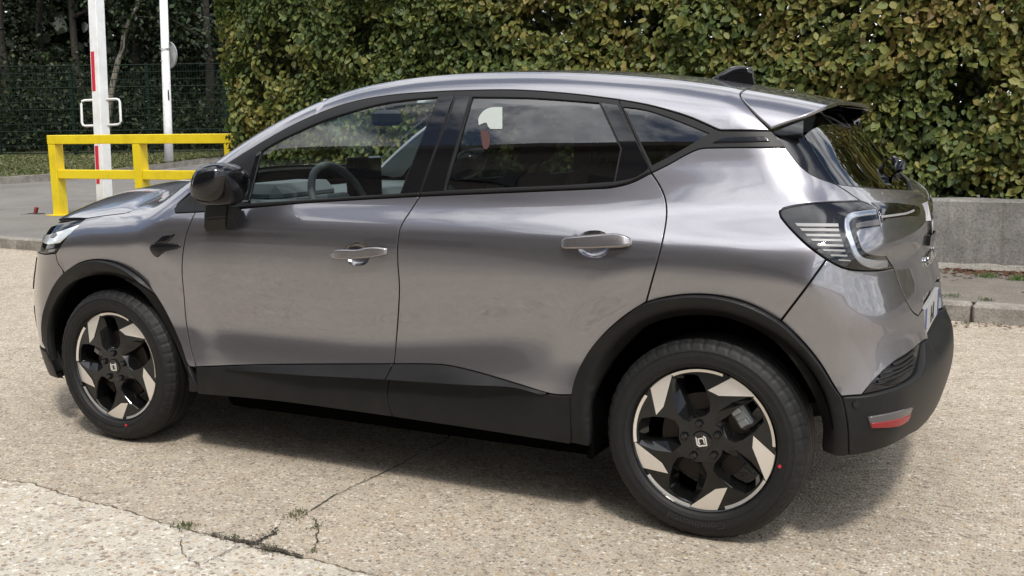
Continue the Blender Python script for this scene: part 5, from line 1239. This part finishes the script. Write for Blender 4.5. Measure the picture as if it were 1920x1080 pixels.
# the pale leaning trunk in front of the others
q = dpt(203, 262, 31.5); q2 = dpt(252, -40, 31.5)
tl = thing('leaning_tree', 'thin pale leaning tree trunk between the barrier pole and the lamp post', 'tree', tuple(q))
mb = MB(); a = np.array(q) - (0, 0, .6); b_ = np.array(q2)
cp = [dpt(u, v, 31.5) for u, v in ((200, 290), (206, 190), (213, 150), (222, 112), (232, 70), (243, 38), (258, 8), (262, -40))]
mb.tube(cp, [.10, .095, .09, .08, .075, .065, .055, .05], 7); part('trunk', mb.build('trunk', barkp, True), tl)
mb = MB(); mb.tube([dpt(u, v, 31.4) for u, v in ((224, 108), (232, 90), (234, 60))], [.04, .03, .02], 6); part('limb', mb.build('limb', barkp), tl)
r = np.random.default_rng(61); n = 500; P = np.array([cp[-1]] * n) + r.normal(0, 1.0, (n, 3)); part('crown', leaves_mesh('crown', P, r.normal(0, .6, (n, 3)) + (0, 0, .5), r.uniform(.12, .24, n), np.tile((.03, .055, .016), (n, 1)) * r.uniform(.6, 1.4, n)[:, None], tree_leaf_m, r), tl)
# undergrowth and the far wood behind it, one mass
n = 62000; r = np.random.default_rng(62); u = r.uniform(-1500, 700, n); d = r.uniform(31.5, 36, n); zz = r.beta(1.2, 2.2, n) * 3.2
P = np.array([dpt(a, 288, b) for a, b in zip(u, d)]); P[:, 2] = .55 + zz * (.6 + .8 * vnoise(P[:, 0], P[:, 1], 1.6, 5))
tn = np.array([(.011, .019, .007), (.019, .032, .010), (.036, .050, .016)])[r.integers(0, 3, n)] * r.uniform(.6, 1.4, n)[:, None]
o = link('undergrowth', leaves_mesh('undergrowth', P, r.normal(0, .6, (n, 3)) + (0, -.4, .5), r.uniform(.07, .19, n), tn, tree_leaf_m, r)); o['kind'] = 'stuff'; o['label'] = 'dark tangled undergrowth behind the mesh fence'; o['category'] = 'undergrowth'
n = 52000; u = r.uniform(-1900, 900, n); d = r.uniform(40, 48, n); P = np.array([dpt(a, 288, b) for a, b in zip(u, d)]); P[:, 2] = .5 + 11 * r.random(n)
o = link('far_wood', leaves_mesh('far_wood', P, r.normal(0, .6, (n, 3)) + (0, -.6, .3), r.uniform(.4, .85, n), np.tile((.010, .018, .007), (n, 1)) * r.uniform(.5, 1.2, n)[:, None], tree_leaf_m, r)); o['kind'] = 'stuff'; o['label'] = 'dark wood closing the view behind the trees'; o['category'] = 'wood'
# ------------------------------------------------------------------ mesh fence
FD = 29.0
def fpt(u, v): return dpt(u, v, FD)
fz0 = float(fpt(142, 290)[2]); fz1 = float(fpt(142, 123)[2])
fl, fr_ = fpt(-1200, 290)[:2], fpt(560, 290)[:2]; fd = (fr_ - fl); flen = np.linalg.norm(fd); fd /= flen
fence = thing('mesh_fence', 'dark green welded mesh fence on posts in front of the wood', 'fence', (*(fl + fd * flen / 2), fz0))
def fp(s, z, o=0.0): q = fl + fd * s + np.array([-fd[1], fd[0]]) * o; return (q[0], q[1], z)
p142 = float(np.dot(fpt(142, 290)[:2] - fl, fd)); p284 = float(np.dot(fpt(284, 290)[:2] - fl, fd)); stp = p284 - p142
s_ = p142 - stp * math.floor(p142 / stp)
while s_ < flen:
    mb = MB(); mb.box((-.04, -.04, 0), (.04, .04, fz1 - fz0 + .08), 0, 0, [(fd[0], fd[1], 0), (-fd[1], fd[0], 0), (0, 0, 1)], fp(s_, fz0 - .05, .05)); part('post', mb.build('post', green), fence); s_ += stp
nh = 13
for k in range(nh):
    z = fz0 + .06 + (fz1 - fz0 - .08) * k / (nh - 1); mb = MB(); mb.tube([fp(0, z), fp(flen, z)], .009 if k % 3 else .014, 4); part('wire', mb.build('wire', green), fence)
mb = MB(); s_ = 0.
while s_ < flen: mb.add([fp(s_, fz0), fp(s_ + .009, fz0), fp(s_ + .009, fz1), fp(s_, fz1)], [(0, 1, 2, 3)]); s_ += .075
part('upright_wires', mb.build('upright_wires', green, recalc=False), fence, kind='stuff')

# ------------------------------------------------------------------ yellow barrier, raised boom, lamp post
ZT = 1.245
A = gpt(100, 404, ZR)[:2]; Bq = dpt(433, 250, 13.6)[:2]
bd = Bq - A; bl_ = np.linalg.norm(bd); bd /= bl_; bn = np.array([-bd[1], bd[0]])
yb = thing('yellow_barrier', 'yellow painted steel guard rail with three posts beside the road', 'barrier', (*(A + bd * bl_ / 2), ZR))
ax = [(bd[0], bd[1], 0), (bn[0], bn[1], 0), (0, 0, 1)]
w = .128
def ybox(nm, a, b): mb = MB(); mb.box(a, b, 0, .006, ax, (A[0], A[1], 0)); part(nm, mb.build(nm, yellow), yb)
mid_s = float(np.dot(dpt(248, 355, 14.3)[:2] - A, bd))
for s in (0, mid_s, bl_ - w): ybox('post', (s, 0, ZR), (s + w, .16, ZT - .128))
ybox('top_rail', (-.004, -.003, ZT - .125), (bl_ + .004, .163, ZT))
for a, b in ((w, mid_s), (mid_s + w, bl_ - w)): ybox('lower_rail', (a + .002, .02, .635), (b - .002, .15, .635 + .125))
mb = MB(); mb.box((-.07, -.07, ZR), (w + .09, .24, ZR + .012), 0, .003, ax, (A[0], A[1], 0)); part('foot_plate', mb.build('foot_plate', yellow), yb)
# raised boom of the road barrier
d0 = 15.6; b0 = dpt(196, 365, d0); b1 = dpt(180, 0, d0)
bm_ = thing('barrier_boom', 'white square barrier pole raised upright with red reflective strips', 'barrier pole', tuple(b0))
dv = b1 - b0; Lb = float(np.linalg.norm(dv)); dv /= Lb; fx = np.cross(dv, -CAM_D); fx /= np.linalg.norm(fx); th = R_(28); fy = np.cross(fx, dv)
fx2 = fx * math.cos(th) + fy * math.sin(th); fy2 = np.cross(fx2, dv)
if np.dot(fy2, CAM_D) < 0: fx2, fy2 = fx2, fy2
axb = [tuple(fx2), tuple(fy2), tuple(dv)]
hw = .083
mb = MB(); mb.box((-hw, -hw, -.55), (hw, hw, Lb + .9), 0, .008, axb, b0); part('pole', mb.build('pole', whitep), bm_)
print('boom axes', fx2, fy2, dv, 'facing', [float(np.dot(v, CAM_D)) for v in (fx2, fy2)])
side = -1 if np.dot(fy2, CAM_D) > 0 else 1
def hgt(v): return Lb * (365 - v) / 365.0
for v0, v1 in ((172, 98), (345, 274), (0, -60)):
    mb = MB(); q0, q1 = hgt(v0), hgt(v1); mb.box((-.062, side * hw if side > 0 else -hw - .003, q0), (.006, side * hw + .003 if side > 0 else -hw, q1), 0, 0, axb, b0); part('reflective_strip', mb.build('reflective_strip', redtape), bm_)
for sg in (-1, 1):
    ww = .205; z0, z1 = hgt(235), hgt(187); rc = .05; pts = []
    P2 = [(hw - .02, z1), (hw + ww - rc, z1), (hw + ww - .014, z1 - .014), (hw + ww, z1 - rc), (hw + ww, z0 + rc), (hw + ww - .014, z0 + .014), (hw + ww - rc, z0), (hw - .02, z0)]
    mb = MB(); mb.tube([b0 + fx * sg * a + dv * c for a, c in P2], .018, 8); part('side_loop', mb.build('side_loop', whitep, True), bm_)
# lamp post with the round sign seen from behind
dl = 24.0; l0 = dpt(317, 302, dl); l1 = dpt(304.5, -60, dl)
lp_ = thing('lamp_post', 'tall white round lamp post standing on the grass verge', 'lamp post', tuple(l0))
mb = MB(); mb.tube([l0, l0 + (l1 - l0) * .2, l1], [.098, .095, .088], 18); part('column', mb.build('column', whitep, True), lp_)
mb = MB(); ddr = (l1 - l0) / np.linalg.norm(l1 - l0); q = l0 + ddr * float(np.linalg.norm(l1 - l0)) * (302 - 180) / 362
mb.box((-.012, -.102, -.10), (.012, -.085, .12), 0, 0, [tuple(CAM_R), tuple(CAM_D), (0, 0, 1)], q + CAM_R * .07); part('inspection_label', mb.build('inspection_label', green), lp_)
sc_ = dpt(317, 103, dl + .10); nrm_s = CAM_D * .78 + CAM_R * .62; nrm_s[2] = 0; nrm_s /= np.linalg.norm(nrm_s); sx_ = np.cross(nrm_s, (0, 0, 1))
rs = thing('round_sign', 'round grey traffic sign seen from behind, clamped to the lamp post', 'sign', tuple(sc_))
mb = MB(); n = 36; V = []
for o_, rr in ((0, .30), (.0, .285), (.018, .285), (.018, .30), (.035, .30)):
    V += [tuple(sc_ + sx_ * rr * math.cos(2 * math.pi * i / n) + np.array([0, 0, 1]) * rr * math.sin(2 * math.pi * i / n) - nrm_s * (o_ - .018)) for i in range(n)]
V.append(tuple(sc_))
F_ = []
for a, b in ((4, 3), (3, 2)):
    F_ += [(a * n + i, a * n + (i + 1) % n, b * n + (i + 1) % n, b * n + i) for i in range(n)]
F_ += [(1 * n + i, 1 * n + (i + 1) % n, len(V) - 1) for i in range(n)] + [(2 * n + i, 2 * n + (i + 1) % n, n + (i + 1) % n, n + i) for i in range(n)] + [(4 * n + i, 4 * n + (i + 1) % n, (i + 1) % n, i) for i in range(n)]
mb.add(V, F_); part('sign_plate', mb.build('sign_plate', signgrey), rs)
for dz in (-.14, .14):
    mb = MB(); c_ = dpt(309, 103, dl) + np.array([0, 0, dz]); mb.tube([c_ + .102 * (CAM_R * math.cos(a) + np.array([-CAM_R[1], CAM_R[0], 0]) * math.sin(a)) for a in np.linspace(0, 6.283, 16, endpoint=False)], .012, 6, closed=True); part('clamp', mb.build('clamp', signgrey), rs)
# rusty cut-off stump on the road
q = gpt(66, 401, ZR); st_ = thing('steel_stump', 'short rusty red steel stump leaning on the road', 'stump', tuple(q))
mb = MB(); t_ = np.array([.35, .1, 1.0]); t_ /= np.linalg.norm(t_); sx_ = np.cross(t_, (0, 1, 0)); sx_ /= np.linalg.norm(sx_)
mb.box((-.022, -.022, -.02), (.022, .022, .105), 0, .004, [tuple(sx_), (0, 1, 0), tuple(t_)], q); part('tube', mb.build('tube', rust), st_)
mb = MB(); mb.box((-.10, -.06, 0), (.14, .06, .010), 0, .003, None); mb.V = [(q[0] + x, q[1] + y, q[2] + z) for x, y, z in mb.V]; part('base_plate', mb.build('base_plate', dirt), st_)

# ------------------------------------------------------------------ building across the yard, behind the camera
bw = mottled('grey brown facade', (.17, .15, .135), (.20, .18, .165), (.23, .21, .195), 3, 30)
winm = mat('dark office glass', (.02, .022, .025), .1)
bld = thing('long_building', 'long grey brown flat roofed building across the yard behind the viewer', 'building', (-13, -12, 0))
BY, BH = -9.0, 10.9
mb = MB(); mb.box((-44, BY - 9, -.05), (7.5, BY, BH), 0); part('wall', mb.build('wall', bw), bld)
mb = MB(); mb.box((-44.2, BY - 9.2, BH), (7.7, BY + .25, BH + .22), 0); part('roof', mb.build('roof', bw), bld)
wm_ = None
for fl_ in range(3):
    for k in range(16):
        x0 = -42 + k * 3.1
        if wm_ is None:
            mb = MB(); mb.box((0, 0, 0), (1.7, .05, 1.5), 0); wm_ = mb.build('window', winm)
        o = part('window', wm_, bld); o.location = (x0, BY, 1.3 + fl_ * 3.4)

# ------------------------------------------------------------------ weeds and litter
blade_m = leafmat('grass blade', trans=.25)
def tuft(u, v, z, rad, hgt_, n, seed, label, tone=(.07, .115, .025), d=None):
    hgt_ *= .62; rad *= .8
    r = np.random.default_rng(seed); q = gpt(u, v, z) if d is None else d; t = MB(); tn = []
    V = []; F_ = []
    for k in range(n):
        a = r.uniform(0, 6.283); p = np.array([q[0], q[1], z]) + np.r_[r.normal(0, rad * .45, 2), 0]; l = hgt_ * r.uniform(.3, .85); dr = np.array([math.cos(a), math.sin(a), 0]); b = r.uniform(.2, 1.3) * l; wd = r.uniform(.0008, .0016) + hgt_ * .010; sd_ = np.array([-dr[1], dr[0], 0]) * wd
        i = len(V); m_ = p + dr * b * .4 + (0, 0, l * .65); e = p + dr * b + (0, 0, l * r.uniform(.45, 1.0))
        V += [p - sd_, p + sd_, m_ + sd_ * .8, m_ - sd_ * .8, e]; F_ += [(i, i + 1, i + 2, i + 3), (i + 3, i + 2, i + 4)]
        c = np.array(tone) * r.uniform(.6, 1.5) * (np.array([1.5, 1.1, .9]) if r.random() < .25 else 1); tn += [c] * 5
    me = mesh('weed_tuft', V, F_, blade_m); at = me.color_attributes.new('tint', 'FLOAT_COLOR', 'POINT'); at.data.foreach_set('color', np.c_[np.array(tn), np.ones(len(tn))].ravel())
    o = link('weed_tuft', me); o['label'] = label; o['category'] = 'weed'; o['group'] = 'weeds in the joints of the paving'
W_ = [
    (348, 987, 0, .055, .035, 90, 'small green weed tuft where the pale apron crack turns, left of the broken patch', (.07, .10, .03)),
    (553, 968, 0, .065, .030, 90, 'dry grass tuft at the upper end of the broken patch', (.11, .11, .05)),
    (566, 960, 0, .045, .025, 50, 'tiny dry tuft touching the long crack below the sill', (.10, .105, .05)),
    (590, 990, 0, .03, .025, 45, 'small tuft on the short side crack right of the broken patch', (.08, .10, .04)),
    (587, 1034, 0, .025, .02, 35, 'smallest tuft at the lower end of the short side crack', (.07, .10, .03)),
    (505, 1030, 0, .045, .025, 60, 'flat green weed in the middle of the dark broken patch', (.05, .09, .025)),
    (441, 1008, 0, .03, .02, 40, 'low weed at the left end of the dark broken patch', (.05, .08, .025)),
    (1853, 520, ZR, .11, .10, 110, 'leafy weed at the wall foot, left of two', (.06, .12, .025)),
    (1908, 525, ZR, .10, .11, 120, 'bright leafy weed at the wall foot by the right edge', (.07, .14, .03)),
    (1785, 556, ZR, .10, .06, 70, 'grass tuft on the pavement edge nearest the car tail', (.07, .12, .03)),
    (1850, 563, ZR, .08, .06, 60, 'grass tuft on the pavement edge above the kerb joint', (.07, .11, .03)),
    (1812, 606, 0, .06, .03, 45, 'low grass tuft in the gutter below the kerb joint', (.08, .11, .03)),
    (22, 462, 0, .14, .10, 90, 'grass tuft against the kerb at the left edge', (.06, .095, .03)),
    (45, 463, 0, .12, .08, 70, 'grass tuft against the kerb between its joint and the headlight', (.06, .095, .03)),
    (70, 464, 0, .11, .14, 90, 'taller grass tuft against the kerb right beside the headlight', (.07, .12, .03)),
    (48, 402, ZR, .10, .03, 40, 'low tuft on the road beside the rusty stump', (.08, .10, .04))]
for i, (u, v, z, a, b, n, lb, tone) in enumerate(W_): tuft(u, v, z, a, b, n, 200 + i, lb, tone)
# verge grass
n = 26000; r = np.random.default_rng(77); ii = r.random(n) * 6.9; k0 = ii.astype(int); f = (ii - k0)[:, None]; t = (r.random(n) ** .8)[:, None]
nearp = np.array(rows[2]); farp = np.array(rows[3]); P = (nearp[k0] * (1 - f) + nearp[k0 + 1] * f) * (1 - t) + (farp[k0] * (1 - f) + farp[k0 + 1] * f) * t
tn = np.array([(.08, .11, .03), (.13, .14, .05), (.24, .21, .11), (.07, .095, .028)])[r.integers(0, 4, n)] * r.uniform(.6, 1.3, n)[:, None]
o = link('verge_grass', leaves_mesh('verge_grass', P + (0, 0, .03), r.normal(0, .5, (n, 3)) + (-.2, -1, .4), r.uniform(.05, .12, n), tn, blade_m, r)); o['kind'] = 'stuff'; o['label'] = 'short dry grass on the verge below the fence'; o['category'] = 'grass'
# dead leaves in the gutter and along the wall foot
def scatter(name, label, m, pts, seed, s0, s1, z):
    r = np.random.default_rng(seed); V = []; F_ = []
    for p in pts:
        a = r.uniform(0, 6.283); s = r.uniform(s0, s1); c, q = math.cos(a) * s, math.sin(a) * s; h1, h2 = r.uniform(0, s * .5, 2); i = len(V)
        V += [(p[0] - c, p[1] - q, z + .002), (p[0] + q * .6, p[1] - c * .6, z + h1), (p[0] + c, p[1] + q, z + .003 + h2 * .3), (p[0] - q * .6, p[1] + c * .6, z + h2)]; F_ += [(i, i + 1, i + 2), (i, i + 2, i + 3)]
    o = link(name, mesh(name, V, F_, m)); o['kind'] = 'stuff'; o['label'] = label; o['category'] = 'litter'
r = np.random.default_rng(88)
p = [(x, WY - .03 - r.gamma(1.2, .10)) for x in np.r_[r.uniform(2.4, 6, 500), r.uniform(3.0, 4.2, 700)]]
scatter('leaf_litter', 'brown dead leaves lying along the foot of the low wall', litter, p, 5, .012, .03, ZR + .001)
p = [(x, kerb_y(x) - .01 - r.gamma(1.1, .06)) for x in np.r_[r.uniform(-9, 9, 900), r.uniform(2.5, 5, 250)]]
scatter('gutter_litter', 'brown leaf bits and grit lying in the gutter along the kerb', litter, p, 6, .006, .018, .001)
p = [gpt(u + r.normal(0, 6), v + r.normal(0, 3.5))[:2] for u, v in zip(np.interp(r.random(320), [0, .15, .5, .8, 1], [400, 430, 480, 520, 565]), np.zeros(320)) for v in [np.interp(u, [400, 430, 465, 500, 530, 570], [1005, 1012, 1021, 1030, 1038, 1046])]] + [gpt(u + r.normal(0, 5), v + r.normal(0, 4))[:2] for u, v in zip(r.uniform(470, 525, 90), np.zeros(90)) for v in [np.interp(u, [470, 488, 505, 528], [1022, 1012, 1003, 992])]]
scatter('crack_rubble', 'dark crumbled grit in the broken patch where the cracks meet', dirt, p, 19, .0015, .0055, .005)
gritm = mottled('loose grit', (.20, .16, .12), (.38, .33, .27), (.60, .56, .50), 30, 90)
p = [gpt(u, v)[:2] for u, v in zip(r.uniform(0, 1900, 900), r.uniform(760, 1079, 900))]
scatter('loose_grit', 'small loose stones scattered on the concrete yard', gritm, p, 9, .002, .006, .001)

# ------------------------------------------------------------------ card on the rear door glass

SC = thing('white_marking', 'white card with one rounded corner on the rear door glass', 'marking', (1.76, .12, 1.38))
panel('sheet', SIDE, loop(SIDE, [(941, 200), (941, 241)], [(941, 241), (919, 241)], [(919, 241), (914, 236), (911, 229), (897, 234)], [(897, 234), (896, 222), (902, 211), (912, 203), (924, 200), (941, 200)]), markw, SC, off=-.0035, gap=0, bev=.0004, skirt=.0008, h=.01, under=0)  # flat white piece lying just outside the pane
ST = thing('red_streak', 'dull red tag below the white card on the rear door glass', 'streak', (1.74, .13, 1.31))
panel('sheet', SIDE, loop(SIDE, [(900, 243), (914, 246)], [(914, 246), (918, 262), (914, 277), (907, 279), (902, 262), (900, 243)]), markr, ST, off=-.0035, gap=0, bev=.0004, skirt=.0008, h=.01, under=0)  # flat dull red piece below it, also just outside the pane
